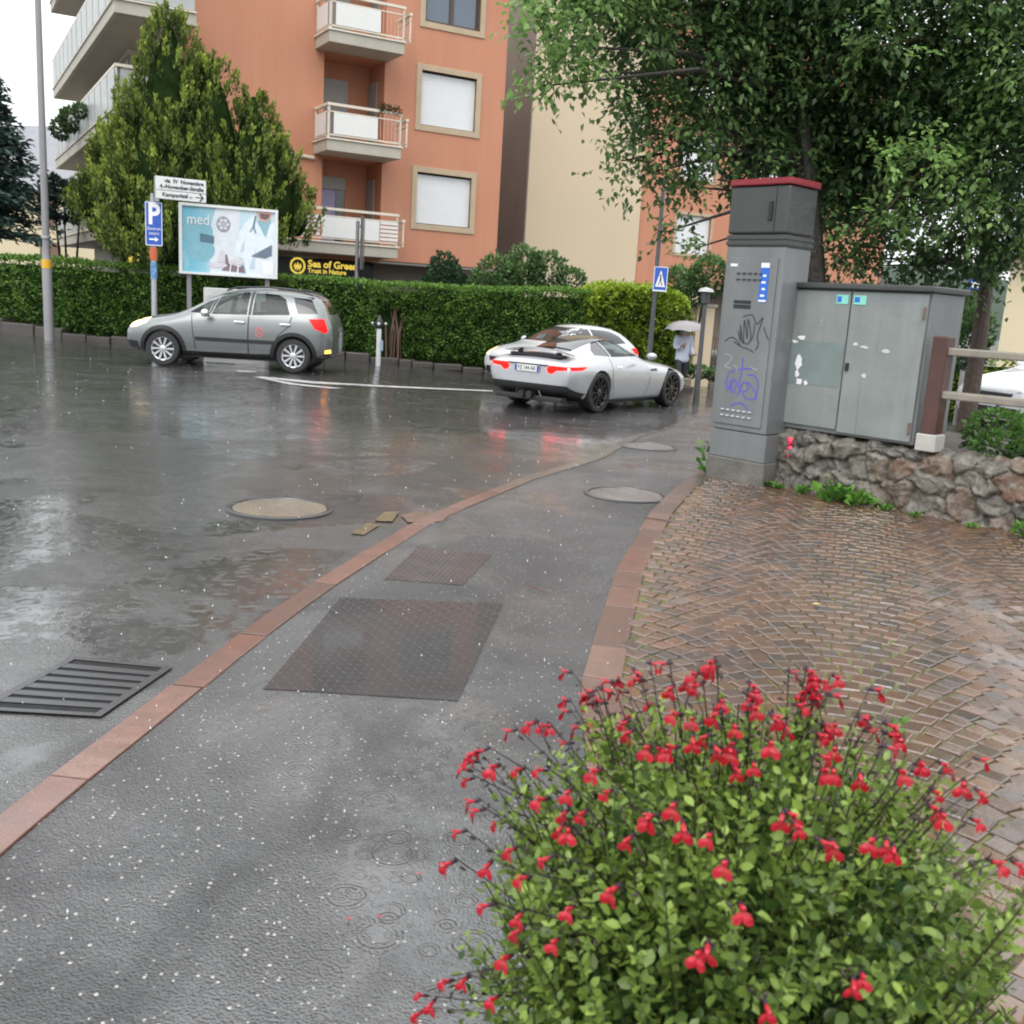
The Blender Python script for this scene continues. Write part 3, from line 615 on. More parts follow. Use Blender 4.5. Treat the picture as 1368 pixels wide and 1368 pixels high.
# right far house
rf = Frame(12.4, 27, .9, -.45); rh_ = empty('house', M=rf.M, label='cream house behind the parked white car at the right edge', cat='house')
MB().box(0, 14, 0, 8, -1, 3.6).build('wall', m_yel, rh_)
MB().add([(-.5, -.5, 3.5), (14.5, -.5, 3.5), (14.5, 4, 5.6), (-.5, 4, 5.6), (-.5, 8.5, 3.5), (14.5, 8.5, 3.5)], [(0, 1, 2, 3), (3, 2, 5, 4), (0, 3, 4), (1, 5, 2)]).build('roof', m_lroof, rh_)
for x in (1.5, 5, 8.5): wf = MB().box(x, x+1.1, -.06, -.002, 1.0, 2.1).build('window', m_dkframe, rh_); MB().box(x+.08, x+1.02, -.075, -.062, 1.08, 2.02).build('pane', m_glass, wf)
# distant wooded slope that closes the view
m_hill = simple('wooded_slope', (.03, .045, .03), .9, vary=.35, nscale=.05)
b = MB(); n = 60
for i in range(n+1):
    a = R(-75)+R(150)*i/n; r_ = 260; hh = 16+9*noise.noise(Vector((i*.23, 1, 0)))+5*noise.noise(Vector((i*.9, 5, 0)))
    b.v += [Vector((r_*math.sin(a), r_*math.cos(a), -2)), Vector(((r_+40)*math.sin(a), (r_+40)*math.cos(a), hh))]; 
b.f = [[2*i, 2*i+2, 2*i+3, 2*i+1] for i in range(n)]; b.mi = [0]*n
tag(b.build('hills', m_hill), kind='structure')
# ================================================================ hedges, trees, shrubs
L_hedge = leafmat('hedge_leaf', (.026, .065, .014), (.16, .30, .045), .45, .2)
L_hedgey = leafmat('golden_hedge_leaf', (.02, .045, .010), (.30, .42, .03), .45, .25)
L_thuja = leafmat('thuja_leaf', (.032, .060, .012), (.35, .44, .07), .5, .2)
L_con = leafmat('conifer_leaf', (.010, .024, .020), (.05, .10, .075), .5, .1)
L_tree = leafmat('broad_leaf', (.045, .095, .045), (.30, .48, .14), .33, .45)
L_shrub = leafmat('shrub_leaf', (.02, .05, .02), (.15, .26, .08), .4, .25)
m_hcore = simple('hedge_core', (.014, .026, .008), 1., spec=0., vary=.5, nscale=4, bump=.05, bscale=9)
m_bark = simple('wet_bark', (.028, .022, .018), .5, vary=.4, nscale=5, bump=.03, bscale=14)
m_barkl = simple('brown_bark', (.075, .05, .038), .6, vary=.35, nscale=5, bump=.03, bscale=14)
def unit(n):
    a = rng.normal(size=(n, 3)); return a/np.linalg.norm(a, axis=1)[:, None]
def nz(P, sc): return np.array([noise.noise(Vector(p)*sc) for p in P])
def hedge(name, label, A, B, depth, zt0, zt1, n, size, lm, low=.12, toplight=.35, trim=1., bend=None, arch=None, group=None, gap=None, dom=0):
    A = Vector(A); B = Vector(B); F = Frame(A.x, A.y, B.x-A.x, B.y-A.y); L = (B-A).length; e = empty(name, M=F.M, label=label, cat='hedge', group=group)
    gzl = lambda s, v: gz(*(F.w(s, v, 0).xy))
    top = lambda s: zt0+(zt1-zt0)*s/L+.05*noise.noise(Vector((s*.5, 3, L)))+.03*noise.noise(Vector((s*2, 7, L)))-(dom*((2*s/L-1)**4))
    b = MB(); k = max(4, int(L/.4))
    for i in range(k):
        s0, s1 = L*i/k, L*(i+1)/k; i0, i1 = .09, .09
        b.box(s0, s1, .24, depth-.15, gzl(s0, .5)+low*.7, min(top(s0), top(s1))-.16)
    b.build('twigs', m_hcore, e)
    nf = int(n*.72); nt = n-nf
    s = rng.uniform(0, L, nf); u = rng.uniform(0, 1, nf); z0 = np.array([gzl(a, 0) for a in s])+low; zt = np.array([top(a) for a in s])
    z = z0+(zt-z0)*u; lump = np.array([noise.noise(Vector((a*1.1, c*1.4, 5))) for a, c in zip(s, z)]); fine = np.array([noise.noise(Vector((a*4, c*5, 9))) for a, c in zip(s, z)])
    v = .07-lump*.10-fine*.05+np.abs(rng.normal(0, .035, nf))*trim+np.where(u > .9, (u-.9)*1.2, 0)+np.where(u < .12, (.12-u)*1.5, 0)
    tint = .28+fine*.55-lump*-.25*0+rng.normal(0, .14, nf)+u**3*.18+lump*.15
    if gap is not None: kk = (np.abs(s-gap[0]) > gap[1]*(1-.4*u)) | (z > gap[2]); s, v, z, tint = s[kk], v[kk], z[kk], tint[kk]
    P1 = np.stack([s, v, z], 1); D1 = np.stack([rng.normal(0, .6, len(s)), -np.abs(rng.normal(.6, .4, len(s))), rng.normal(.25, .6, len(s))], 1)
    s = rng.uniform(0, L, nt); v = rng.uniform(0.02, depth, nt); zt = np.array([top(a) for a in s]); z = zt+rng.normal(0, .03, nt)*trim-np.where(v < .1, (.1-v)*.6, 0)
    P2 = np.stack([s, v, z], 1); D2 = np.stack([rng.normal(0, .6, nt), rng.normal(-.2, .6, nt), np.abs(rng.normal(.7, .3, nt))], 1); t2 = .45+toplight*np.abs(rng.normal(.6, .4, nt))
    # ends
    ne = int(n*.05); P3 = []; 
    for sx in (0, L): P3.append(np.stack([np.full(ne, sx)+rng.normal(0, .04, ne), rng.uniform(0, depth, ne), rng.uniform(low, 1, ne)*0+rng.uniform(.1, top(sx), ne)], 1))
    P3 = np.concatenate(P3); D3 = unit(len(P3)); t3 = rng.uniform(0, .6, len(P3))
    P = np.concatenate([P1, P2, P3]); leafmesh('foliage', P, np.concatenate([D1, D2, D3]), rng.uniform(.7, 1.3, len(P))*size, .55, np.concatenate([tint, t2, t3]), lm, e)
    return e
def X(p): return Vector((p.x, p.y, 0))
hA = X(G(-260, 424)); hB = X(G(0, 439)); hC = X(G(172, 463)); hD = Vector((-4.4, 24.3, 0)); hE = Vector((1.9, 26.3, 0))
hedge('hedge', 'dark clipped hedge on a low kerb wall at the far left', (-24.5, 33.2, 0), (-11.6, 26.0, 0), 1.0, 1.88, 1.95, 13000, .10, L_hedge, low=.30, toplight=.2)
hedge('hedge', 'dark clipped hedge behind the silver car and billboard', (-11.6, 26.0, 0), (-3.6, 24.5, 0), 1.0, 1.93, 1.80, 15000, .085, L_hedge, low=.15, toplight=.25)
hedge3 = hedge('hedge', 'long dark clipped hedge right of the post, with a gap showing stems', (-3.6, 24.5, 0), (1.75, 26.2, 0), 1.0, 1.80, 1.90, 16000, .075, L_hedge, low=.15, gap=(.45, .38, 1.25))
hedge('hedge', 'golden-topped bushy hedge behind the pedestrian crossing sign', (1.65, 26.0, 0), (4.45, 27.2, 0), 1.3, 2.12, 2.05, 12000, .10, L_hedgey, low=.1, toplight=.7, trim=2.2, dom=.45)
# low kerb wall under the hedges
m_stone = stone_wet('kerb_wall_stone', (.05, .045, .036), (.11, .098, .08), (.20, .18, .145), rough=.5, bump=.02, coat=.3)
b = MB(); tv = []; rr = random.Random(12)
def stones(A, B, h, lens, off=.05):
    A = Vector(A); B = Vector(B); F = Frame(A.x, A.y, B.x-A.x, B.y-A.y); L = (B-A).length; t = 0
    while t < L:
        e = t+rr.uniform(*lens); hh = h*rr.uniform(.75, 1.1); p = F.w(t, 0, 0); o = len(b.v); g_ = gz(p.x, p.y)
        b.box(t+.015, min(e, L)-.015, -off-rr.uniform(0, .05), .35, g_-.05, g_+hh, F.M); tv.extend([rr.random()]*6); t = e
stones((-24.5, 33.2, 0), (-11.6, 26.0, 0), .34, (1.2, 2.2)); stones((-11.6, 26.0, 0), (-3.6, 24.5, 0), .17, (.4, 1.1)); stones((-3.6, 24.5, 0), (1.75, 26.2, 0), .12, (.3, .8)); stones((1.75, 26.2, 0), (4.6, 27.3, 0), .10, (.4, .7))
o = b.build('kerb_wall', m_stone, bevel=.03); setattr_face(o.data, 'tint', tv); tag(o, 'low pale stone kerb wall running along the foot of the hedges', 'wall')
# ---- thuja
def thuja():
    base = Vector((-8.7, 26.4, 0)); e = empty('thuja_tree', loc=base, label='tall bright green thuja with several spires behind the billboard', cat='tree')
    spires = []
    for px, py, zb, rad in [(232, 4, 1.9, 2.15), (205, 60, 2.0, 1.7), (288, 72, 2.3, 2.0), (340, 118, 2.65, 1.7), (368, 175, 2.7, 1.2), (392, 232, 2.75, .7), (152, 150, 2.6, 1.25), (132, 165, 2.9, .95), (122, 235, 2.9, .6), (262, 60, 2.0, 1.6), (180, 105, 2.1, 1.5)]:
        p = AT(px, py, 26.4); spires.append((p.x-base.x, p.z, zb, rad))
    P = []; D = []; T = []; Sz = []; core = MB()
    for (sx, zt, zb, rad) in spires:
        H = zt-zb; off = rng.uniform(-.35, .35); core.lathe([(max(.05, rad*.50*(1-t)**.6*min(1, .45+t*4)), zb+.15+H*.9*t) for t in [0, .08, .2, .4, .6, .8, 1.]], 12, Matrix.Translation((sx, off, 0)))
        n = int(30*rad*H)
        for _ in range(n):
            t = rng.random()**1.25; a = rng.uniform(-PI, PI); rr_ = rad*(1-t)**.6*min(1, .45+t*4)*rng.uniform(.70, 1.0)*(1+.16*math.sin(a*3+sx*5+t*9))
            c = np.array([sx+rr_*math.cos(a), off+rr_*math.sin(a), zb+H*t*.96]); ln = rng.uniform(.38, .7)*(1-.35*t); wd = ln*.22
            ax = np.array([math.cos(a)*.30, math.sin(a)*.30, 1.]); ax /= np.linalg.norm(ax); m = 34; k = rng.random(m)**.8
            pts = c+np.outer(k*ln-.15, ax)+unit(m)*wd*(1-k*.75)[:, None]; P.append(pts); D.append(np.tile(ax, (m, 1))+unit(m)*.55)
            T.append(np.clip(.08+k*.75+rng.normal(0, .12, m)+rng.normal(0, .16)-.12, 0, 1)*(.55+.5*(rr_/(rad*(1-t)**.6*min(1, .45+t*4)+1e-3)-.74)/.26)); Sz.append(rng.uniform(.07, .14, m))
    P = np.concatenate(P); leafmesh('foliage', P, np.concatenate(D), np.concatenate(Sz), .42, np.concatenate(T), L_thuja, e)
    core.build('inner_branches', m_hcore, e, smooth=True)
    b = MB()
    for x in (-.5, .35, 1.2, -1.6): b.tube([(x, 0, 0), (x*.9, 0, 2.6)], [.14, .10], 8)
    b.build('trunk', m_bark, e)
thuja()
# ---- dark conifer at the left edge
def conifer(px, Y, ztop, rad, label, n=170):
    bx = AT(px, 200, Y).x; e = empty('conifer_tree', loc=(bx, Y, 0), label=label, cat='tree'); P = []; D = []; T = []; b = MB()
    for _ in range(n):
        t = rng.random()**.9; z = 2.6+(ztop-2.6)*t; a = rng.uniform(-PI, PI); L = rad*(1-t)**.8*rng.uniform(.75, 1.08)+.25; m = int(70*L/1.5)+25
        k = rng.uniform(.15, 1, m); droop = -.35*(k**2)*L*.5+.1*k*L; c = np.stack([math.cos(a)*k*L, math.sin(a)*k*L, z+droop], 1)+rng.normal(0, .09, (m, 3))*[1.5, 1.5, .8]
        P.append(c); D.append(np.tile([math.cos(a), math.sin(a), -.35], (m, 1))+unit(m)*.6); T.append(np.clip(k*.6+rng.normal(0, .2, m), 0, 1))
        b.tube([(0, 0, z), (math.cos(a)*L*.8, math.sin(a)*L*.8, z-.1*L)], [.035, .01], 4)
    P = np.concatenate(P); leafmesh('foliage', P, np.concatenate(D), rng.uniform(.12, .26, len(P)), .4, np.concatenate(T), L_con, e)
    b.tube([(0, 0, 0), (0, 0, ztop*.6), (0, 0, ztop)], [.28, .16, .03], 8); b.build('trunk', m_bark, e)
conifer(-55, 31, 8.6, 2.5, 'dark blue-green conifer at the left edge of the view', 330)
# ---- round clipped bush, loose shrubs
def blobshrub(name, label, blobs, n, size, lm, trunk=True, dens=1., wid=.6, cat='bush', base=None):
    c0 = np.mean([b_[0] for b_ in blobs], axis=0); bz = base if base is not None else 0; e = empty(name, loc=(c0[0], c0[1], bz), label=label, cat=cat); P = []; D = []; T = []
    tot = sum(b_[1]**2 for b_ in blobs)
    for c, r_, zs in blobs:
        m = int(n*r_**2/tot); u = unit(m); rad = r_*(1+.18*nz(u*2+np.array(c), 1.3))*(1-np.abs(rng.normal(0, .16, m)))
        p = np.array(c)+u*rad[:, None]*np.array([1, 1, zs]); P.append(p-np.array([c0[0], c0[1], bz])); D.append(u+unit(m)*.8+[0, 0, .15]); T.append(.30+.28*u[:, 2]+rng.normal(0, .17, m)+.25*nz(p, 2.2)+.0)
    P = np.concatenate(P); leafmesh('foliage', P, np.concatenate(D), rng.uniform(.7, 1.35, len(P))*size, wid, np.concatenate(T), lm, e)
    if trunk:
        b = MB()
        for c, r_, zs in blobs: b.tube([(0, 0, 0), ((c[0]-c0[0])*.6, (c[1]-c0[1])*.6, (c[2]-bz)*.5), (c[0]-c0[0], c[1]-c0[1], c[2]-bz)], [.06, .04, .015], 6)
        b.build('trunk', m_bark, e)
    return e
def bl(px, py, Y, rpx, zs=1.): p = AT(px, py, Y); return (tuple(p), rpx/FPX*Y, zs)
blobshrub('clipped_bush', 'small dark cone-shaped bush rising above the hedge under the orange wall', [bl(595, 372, 28.6, 24), bl(594, 355, 28.6, 17), bl(578, 385, 28.6, 18), bl(612, 385, 28.6, 18)], 2600, .10, leafmat('dark_bush_leaf', (.012, .035, .015), (.06, .13, .05)))
blobshrub('shrub', 'loose light green shrub above the hedge in front of the cream block', [bl(665, 372, 28.6, 30), bl(700, 360, 28.8, 28), bl(730, 362, 28.6, 24), bl(762, 375, 28.4, 18, .8), bl(645, 382, 28.4, 18), bl(690, 385, 28.6, 34)], 4200, .13, L_shrub)
blobshrub('shrub', 'small dark green shrub behind the lamp post at the far left', [bl(85, 268, 33, 26), bl(108, 262, 33, 18), bl(70, 250, 33, 14)], 1800, .16, L_con)
blobshrub('shrub', 'grey-green shrubs beside the garden gate behind the umbrella', [bl(925, 385, 29, 22), bl(948, 370, 29, 26), bl(905, 378, 30, 20)], 2600, .12, L_shrub)
# balcony plants on the left block
b_ = [bl(95, 160, 33.5, 14, 1), bl(82, 172, 36, 12, 1), bl(106, 148, 31.5, 8)]
blobshrub('balcony_plants', 'leafy potted plants trailing over the left corner balcony', b_, 1300, .12, L_shrub, trunk=False, cat='plants')
# ---- big deciduous tree(s)
def big_tree(base, trunkpath, radii, blobs, n, label, bm_, name='broadleaf_tree', leafs=.078, extra=None):
    e = empty(name, loc=base, label=label, cat='tree'); base = Vector(base); P = []; D = []; T = []; b = MB()
    b.tube([Vector(p)-base for p in trunkpath], radii, 12)
    tp = [Vector(p)-base for p in trunkpath]
    tot = sum(x[1]**2*x[3] for x in blobs)
    for c, r_, zs, dn, lt in blobs:
        cc = Vector(c)-base; m = int(n*r_**2*dn/tot)
        # sprigs: twigs with leaves in rows
        ns = max(6, int(m/14)); u = unit(ns); k = rng.random(ns)**.45; tips = np.array(cc)+u*(k*r_)[:, None]*np.array([1, 1, zs])
        for tpt, uu, kk in zip(tips, u, k):
            mm = 14; dirv = uu*.6+np.array([0, 0, -.25])+rng.normal(0, .35, 3); dirv /= np.linalg.norm(dirv); q_ = np.linspace(0, 1, mm)+rng.normal(0, .03, mm); L = rng.uniform(.3, .6)
            pts = tpt+np.outer((q_-.5)*L, dirv)+np.outer(q_**2, [0, 0, -.12*L])+rng.normal(0, .035, (mm, 3))
            sd = np.cross(dirv, [0, 0, 1.]); sgn = np.where(np.arange(mm) % 2, 1, -1)[:, None]
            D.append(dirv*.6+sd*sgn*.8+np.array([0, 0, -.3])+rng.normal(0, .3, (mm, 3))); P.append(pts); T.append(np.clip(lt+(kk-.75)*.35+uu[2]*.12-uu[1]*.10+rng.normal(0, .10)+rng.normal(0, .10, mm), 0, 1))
        # limbs
        j = min(range(len(tp)), key=lambda i: (tp[i]-(cc-Vector((0, 0, r_*.8)))).length); mid = (tp[j]+cc)/2+Vector((rng.normal()*.15, rng.normal()*.15, .15))
        b.tube([tp[j], mid, cc], [radii[j]*.3, .022, .008], 6)
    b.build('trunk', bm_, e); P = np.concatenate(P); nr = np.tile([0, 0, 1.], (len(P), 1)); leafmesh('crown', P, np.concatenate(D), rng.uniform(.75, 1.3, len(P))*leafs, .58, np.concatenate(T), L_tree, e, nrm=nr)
    print('leaves', len(P))
def tb(px, py, Y, rpx, dn=1., lt=.35, zs=.8): p = AT(px, py, Y); return (tuple(p), rpx/FPX*Y, zs, dn, lt)  # lt sets each lobe's painted lightness: highlights put into the leaf colour
bl1 = [tb(730, 60, 9.6, 48, .8, .55), tb(775, 20, 9.8, 60, .8, .5), tb(775, 95, 9.6, 42, .7, .5), tb(725, 115, 9.6, 26, .45, .6), tb(715, 20, 9.6, 34, .7, .6), tb(770, -60, 10, 90, 1, .5), tb(840, 30, 10.5, 80, 1.2, .32), tb(850, 130, 10.8, 62, 1.0, .3), tb(830, 215, 10.6, 34, .45, .45), tb(870, 230, 10.9, 40, .7, .35), tb(910, 175, 11, 75, 1.1, .25), tb(925, 250, 11, 42, .6, .35), tb(890, 310, 11, 20, .3, .35), tb(935, 330, 11.3, 22, .3, .35),
       tb(930, 60, 11, 100, 1.3, .2), tb(1000, 120, 11.5, 100, 1.4, .15), tb(1010, 205, 11.3, 60, 1.2, .22), tb(1060, 40, 11.5, 120, 1.5, .12), tb(1090, 160, 12, 100, 1.6, .12), tb(1000, -60, 11, 130, 1.3, .2), tb(1140, -40, 11, 140, 1.4, .2), tb(860, -90, 10.5, 120, 1.2, .35), tb(1110, 260, 11.8, 60, 1.3, .2), tb(1040, 170, 12.3, 90, 1.5, .1)]
P1 = [Vector((3.12, 11.4, 0)), AT(1090, 400, 11.4), AT(1084, 300, 11.4), AT(1078, 220, 11.45), AT(1066, 130, 11.5), AT(1050, 20, 11.5), AT(1030, -120, 11.5)]
big_tree(P1[0], P1, [.16, .125, .115, .10, .09, .065, .03], bl1, 44000, 'big dark-trunked leafy tree directly behind the tall grey cabinet', m_bark)
bl2 = [tb(1240, 60, 11.5, 120, 1.4, .15), tb(1340, 30, 11, 130, 1.4, .2), tb(1250, 170, 11.3, 100, 1.5, .14), tb(1340, 170, 11, 100, 1.4, .15), tb(1180, 130, 11.6, 90, 1.4, .12), tb(1210, 215, 10.4, 50, .7, .72), tb(1180, 285, 10.3, 34, .5, .62), tb(1265, 225, 10.2, 44, .6, .75), tb(1310, 270, 10.4, 50, .8, .5), tb(1220, 290, 11, 55, 1.3, .25),
       tb(1290, 320, 11.3, 50, 1.3, .2), tb(1150, 330, 11.4, 40, 1.2, .3), tb(1340, 330, 11, 40, .9, .3), tb(1230, 350, 11.6, 36, 1.3, .15), tb(1400, 200, 10.6, 110, 1.2, .3), tb(1420, 60, 10.6, 130, 1.2, .25), tb(1300, -80, 10.8, 150, 1.3, .25), tb(1180, 60, 10.2, 60, .4, .55), tb(1170, 355, 11.6, 30, 1., .25), tb(1240, 345, 11.9, 44, 1.3, .15), tb(1330, 345, 11.3, 44, 1.2, .22), tb(1290, 370, 11.6, 30, .8, .3), tb(1120, 345, 11.8, 26, 1.1, .2), tb(1375, 300, 10.8, 60, 1.2, .3), tb(1130, 180, 12.6, 100, 1.5, .05), tb(1330, 240, 12.4, 110, 1.6, .06), tb(1200, 240, 12.5, 90, 1.5, .06), tb(1290, 150, 12.2, 110, 1.6, .08), tb(1130, 250, 12.3, 80, 1.6, .08), tb(1360, 90, 10.2, 60, .5, .55)]
P2 = [Vector((5.35, 12.2, 0)), AT(1306, 470, 12.2), AT(1318, 380, 12.2), AT(1316, 290, 12.2), AT(1300, 200, 12.1), AT(1290, 80, 12), AT(1280, -60, 12)]
big_tree(P2[0], P2, [.115, .09, .08, .07, .06, .045, .03], bl2, 47000, 'brown-trunked leafy tree behind the wooden rail fence', m_barkl)
# ================================================================ utility cabinets, stone wall, fence
m_galv = simple('weathered_grey_cabinet_paint', (.150, .160, .162), .38, vary=.22, nscale=2.2, streak=True, bump=.003, bscale=25, coat=.25)  # cabinet colours darkened to carry the shade of the tree
m_galvd = simple('dark_grey_cabinet_paint', (.040, .043, .043), .4, vary=.2, nscale=3, streak=True, coat=.3)
m_green, nt, b_ = mat('pale_green_grey_cabinet_doors'); q = N(nt)
P = q.coord(); s_ = q.n('ShaderNodeSeparateXYZ'); q.l(P, s_.inputs[0])
c = q.mix(q.ramp(q.noise(2.5, 5, .65), .3, .7), (.175, .20, .195), (.23, .25, .243)); st = q.noise(1, 4, .6, q.coord('Object', (14, 14, 1.1)))
c = q.mix(q.ramp(st, .5, .75, 0, .35), c, (.29, .32, .31)); st2 = q.noise(1, 5, .7, q.coord('Object', (1.3, 1.3, 7))); c = q.mix(q.ramp(st2, .52, .7, 0, .4), c, (.14, .17, .167))
c = q.mix(q.ramp(q.noise(5.5, 4, .7, None, .8), .70, .74, 0, .7), c, (.62, .66, .66)); rs = q.noise(1, 5, .7, q.coord('Object', (22, 22, .9))); c = q.mix(q.ramp(rs, .60, .74, 0, .5), c, (.12, .085, .055)); q.l(c, b_.inputs['Base Color']); b_.inputs['Roughness'].default_value = .4; b_.inputs['Coat Weight'].default_value = .2
m_conc2 = simple('wet_concrete', (.12, .115, .10), .5, vary=.35, nscale=4, bump=.01)
m_redrim = simple('dark_red_metal_rim', (.22, .018, .028), .35, vary=.15); m_blk = simple('black_plastic', (.015, .015, .016), .4); m_blue = simple('blue_sticker', (.02, .13, .55), .35, vary=.05)
m_wht = simple('white_print', (.75, .76, .77), .4, vary=.02); m_turq = simple('turquoise_sticker', (.22, .60, .50), .35, vary=.05); m_violet = simple('violet_marker', (.10, .09, .42), .5); m_ink = simple('black_marker', (.03, .03, .032), .5)
m_seam = simple('dark_seam', (.02, .022, .022), .6); m_steel = simple('galvanised_steel', (.42, .43, .44), .35, metal=.6, vary=.1)
TF = Frame(1.93, 9.95, .68, -.73); t = empty('utility_cabinet', M=TF.M, label='tall narrow grey utility cabinet with dark red rim and graffiti', cat='utility cabinet')
MB().box(-.05, .61, -.004, .45, -.1, .235).build('base', m_conc2, t, bevel=.015)
MB().box(-.035, .60, 0, .43, .236, .50).build('plinth', m_galv, t, bevel=.006)
MB().box(-.05, .59, -.01, .42, .505, 2.22).build('body', m_galv, t, bevel=.012)
d = MB().box(-.005, .535, -.024, -.0115, .56, 2.12).build('door', m_galv, t, bevel=.006)
b = MB()
for zz in (2.235, 2.285): b.box(-.062, .602, -.022, .43, zz, zz+.035)
b.box(-.05, .59, -.01, .42, 2.22, 2.33); b.build('collar', m_galvd, t, bevel=.004)
MB().box(-.058, .585, -.02, .44, 2.335, 2.76).build('upper_box', m_galvd, t, bevel=.02)
b = MB(); b.box(-.070, .60, -.035, .455, 2.765, 2.825); b.build('rim', m_redrim, t, bevel=.012)
MB().box(.38, .42, -.035, -.021, 2.45, 2.62).build('latch', m_blk, t, bevel=.004); MB().box(.445, .453, -.023, -.0205, 2.36, 2.74).build('seam', m_seam, t)
b = MB()
def louv(z0, rows, x0, n):
    for r_ in range(rows):
        for k in range(n):
            x = x0+k*.062; z = z0+r_*.055; b.add([(x, -.0245, z), (x+.045, -.0245, z), (x+.040, -.036, z-.012), (x+.005, -.036, z-.012), (x, -.0245, z-.016), (x+.045, -.0245, z-.016)], [(0, 3, 2, 1), (3, 4, 5, 2)])
louv(1.93, 2, .10, 5); b.build('louvres', m_galvd, d); b = MB(); louv(.65, 2, .07, 6); b.build('louvres', simple('louvre_highlight', (.33, .35, .36), .4), d)  # lower louvres pale: a highlight painted into their colour
b = MB(); b.box(.10, .29, -.028, -.0245, 1.655, 1.69); b.box(.10, .29, -.028, -.0245, 1.70, 1.73); b.build('vent', m_blk, d)
st = MB().box(.365, .455, -.0275, -.0245, 1.72, 2.03).build('sticker', m_blue, d); MB().box(.365, .455, -.0275, -.0245, 2.032, 2.075).build('sticker', m_wht, d)
b = MB()
for k in range(4): b.box(.385+.01*(k % 2), .43, -.0295, -.0277, 1.77+.06*k, 1.79+.06*k)
b.box(.37, .45, -.0295, -.0277, 1.725, 1.742); b.build('print', m_wht, st)
MB().box(.02, .10, -.0265, -.0245, 2.04, 2.065).build('name_label', m_wht, d)
def scribble(name, pts_list, r, m, par, sc=1, off=(0, 0)):
    b = MB()
    for pts in pts_list:
        # smooth by Catmull-Rom
        P_ = [Vector((x*sc+off[0], -.0250, z*sc+off[1])) for x, z in pts]; Q = []
        for i in range(len(P_)-1):
            p0 = P_[max(0, i-1)]; p1 = P_[i]; p2 = P_[i+1]; p3 = P_[min(len(P_)-1, i+2)]
            for k in range(6):
                u = k/6; Q.append(.5*((2*p1)+(-p0+p2)*u+(2*p0-5*p1+4*p2-p3)*u*u+(-p0+3*p1-3*p2+p3)*u**3))
        Q.append(P_[-1])
        for i in range(len(Q)-1):
            dd = (Q[i+1]-Q[i]); 
            if dd.length < 1e-6: continue
            nn = Vector((-dd.z, 0, dd.x)).normalized()*r; y = Vector((0, -.0006*(1+(i % 3))-.0001*len(b.v)/400, 0)); b.add([Q[i]+nn+y, Q[i+1]+nn+y, Q[i+1]-nn+y, Q[i]-nn+y], [(0, 1, 2, 3)])
    return b.build(name, m, par)
# graffiti traced in door units (x 0..54 cm, z)
scribble('violet_graffiti', [[(.13, .93), (.20, .96), (.30, .98), (.38, .99)], [(.26, 1.08), (.27, .98), (.255, .88), (.25, .80), (.30, .76)], [(.12, .92), (.10, .84), (.13, .76), (.15, .86), (.16, .78), (.20, .75), (.22, .84), (.18, .87), (.17, .78)],
   [(.30, .86), (.27, .78), (.32, .77), (.36, .80), (.33, .85), (.29, .84), (.26, .76), (.24, .72)], [(.33, .93), (.42, .92), (.46, .86), (.46, .78), (.43, .71), (.34, .71), (.30, .75)], [(.34, .86), (.40, .82), (.46, .74), (.44, .70)], [(.18, .615), (.25, .65), (.32, .645), (.38, .60)]], .0062, m_violet, d, off=(0, .12))
scribble('black_graffiti', [[(.04, 1.34), (.09, 1.375), (.15, 1.375), (.22, 1.31), (.14, 1.345), (.24, 1.30), (.30, 1.29), (.38, 1.26)], [(.18, 1.45), (.22, 1.35), (.20, 1.50), (.25, 1.33), (.24, 1.55), (.29, 1.38), (.28, 1.56), (.33, 1.40), (.30, 1.33), (.24, 1.36)], [(.22, 1.58), (.32, 1.60), (.38, 1.52), (.44, 1.58), (.40, 1.42), (.42, 1.33), (.39, 1.28)], [(.36, 1.52), (.35, 1.40), (.31, 1.34)], [(.46, 1.50), (.50, 1.42), (.53, 1.38)]], .0052, m_ink, d)
scribble('scratches', [[(.06, 1.22), (.13, 1.21), (.12, 1.15), (.07, 1.11), (.14, 1.09)], [(.17, 1.12), (.21, 1.10), (.20, 1.06)], [(.36, 1.12), (.44, 1.10)]], .003, simple('pale_scratches', (.40, .41, .42), .5), d)
# wide cabinet on the stone wall
WF = FR; t = empty('electrical_cabinet', M=FR.M, label='wide pale grey-green two-door electrical cabinet standing on the stone wall', cat='utility cabinet')
MB().box(.06, 1.50, .06, .66, .575, 1.87).build('body', m_galv, t, bevel=.01)
MB().box(.03, 1.53, .0, .70, 1.872, 1.925).build('roof', m_galvd, t, bevel=.012)
d1 = MB().box(.085, .755, .035, .0585, .62, 1.855).build('door', m_green, t, bevel=.006); d2 = MB().box(.768, 1.475, .033, .0585, .60, 1.855).build('door', m_green, t, bevel=.006)
MB().box(.79, .82, .012, .032, 1.16, 1.23).build('lock', m_blk, d2, bevel=.003)
b = MB()
for z in (1.70, .72): b.box(.09, .115, .018, .034, z-.05, z+.05)
b.build('hinges', simple('rusty_hinge', (.14, .10, .08), .6), d1, bevel=.003); b = MB()
for z in (1.70, .72): b.box(1.445, 1.47, .018, .034, z-.05, z+.05)
b.build('hinges', simple('rusty_hinge_b', (.14, .10, .08), .6), d2, bevel=.003)
s1 = MB().box(.62, .735, .030, .034, 1.745, 1.825).build('sticker', m_turq, d1); s2 = MB().box(.79, .91, .028, .032, 1.745, 1.825).build('sticker', m_turq, d2)
MB().box(.63, .67, .0285, .0298, 1.76, 1.81).build('print', m_blue, s1); MB().box(.80, .85, .0265, .0278, 1.765, 1.81).build('print', m_blue, s2)
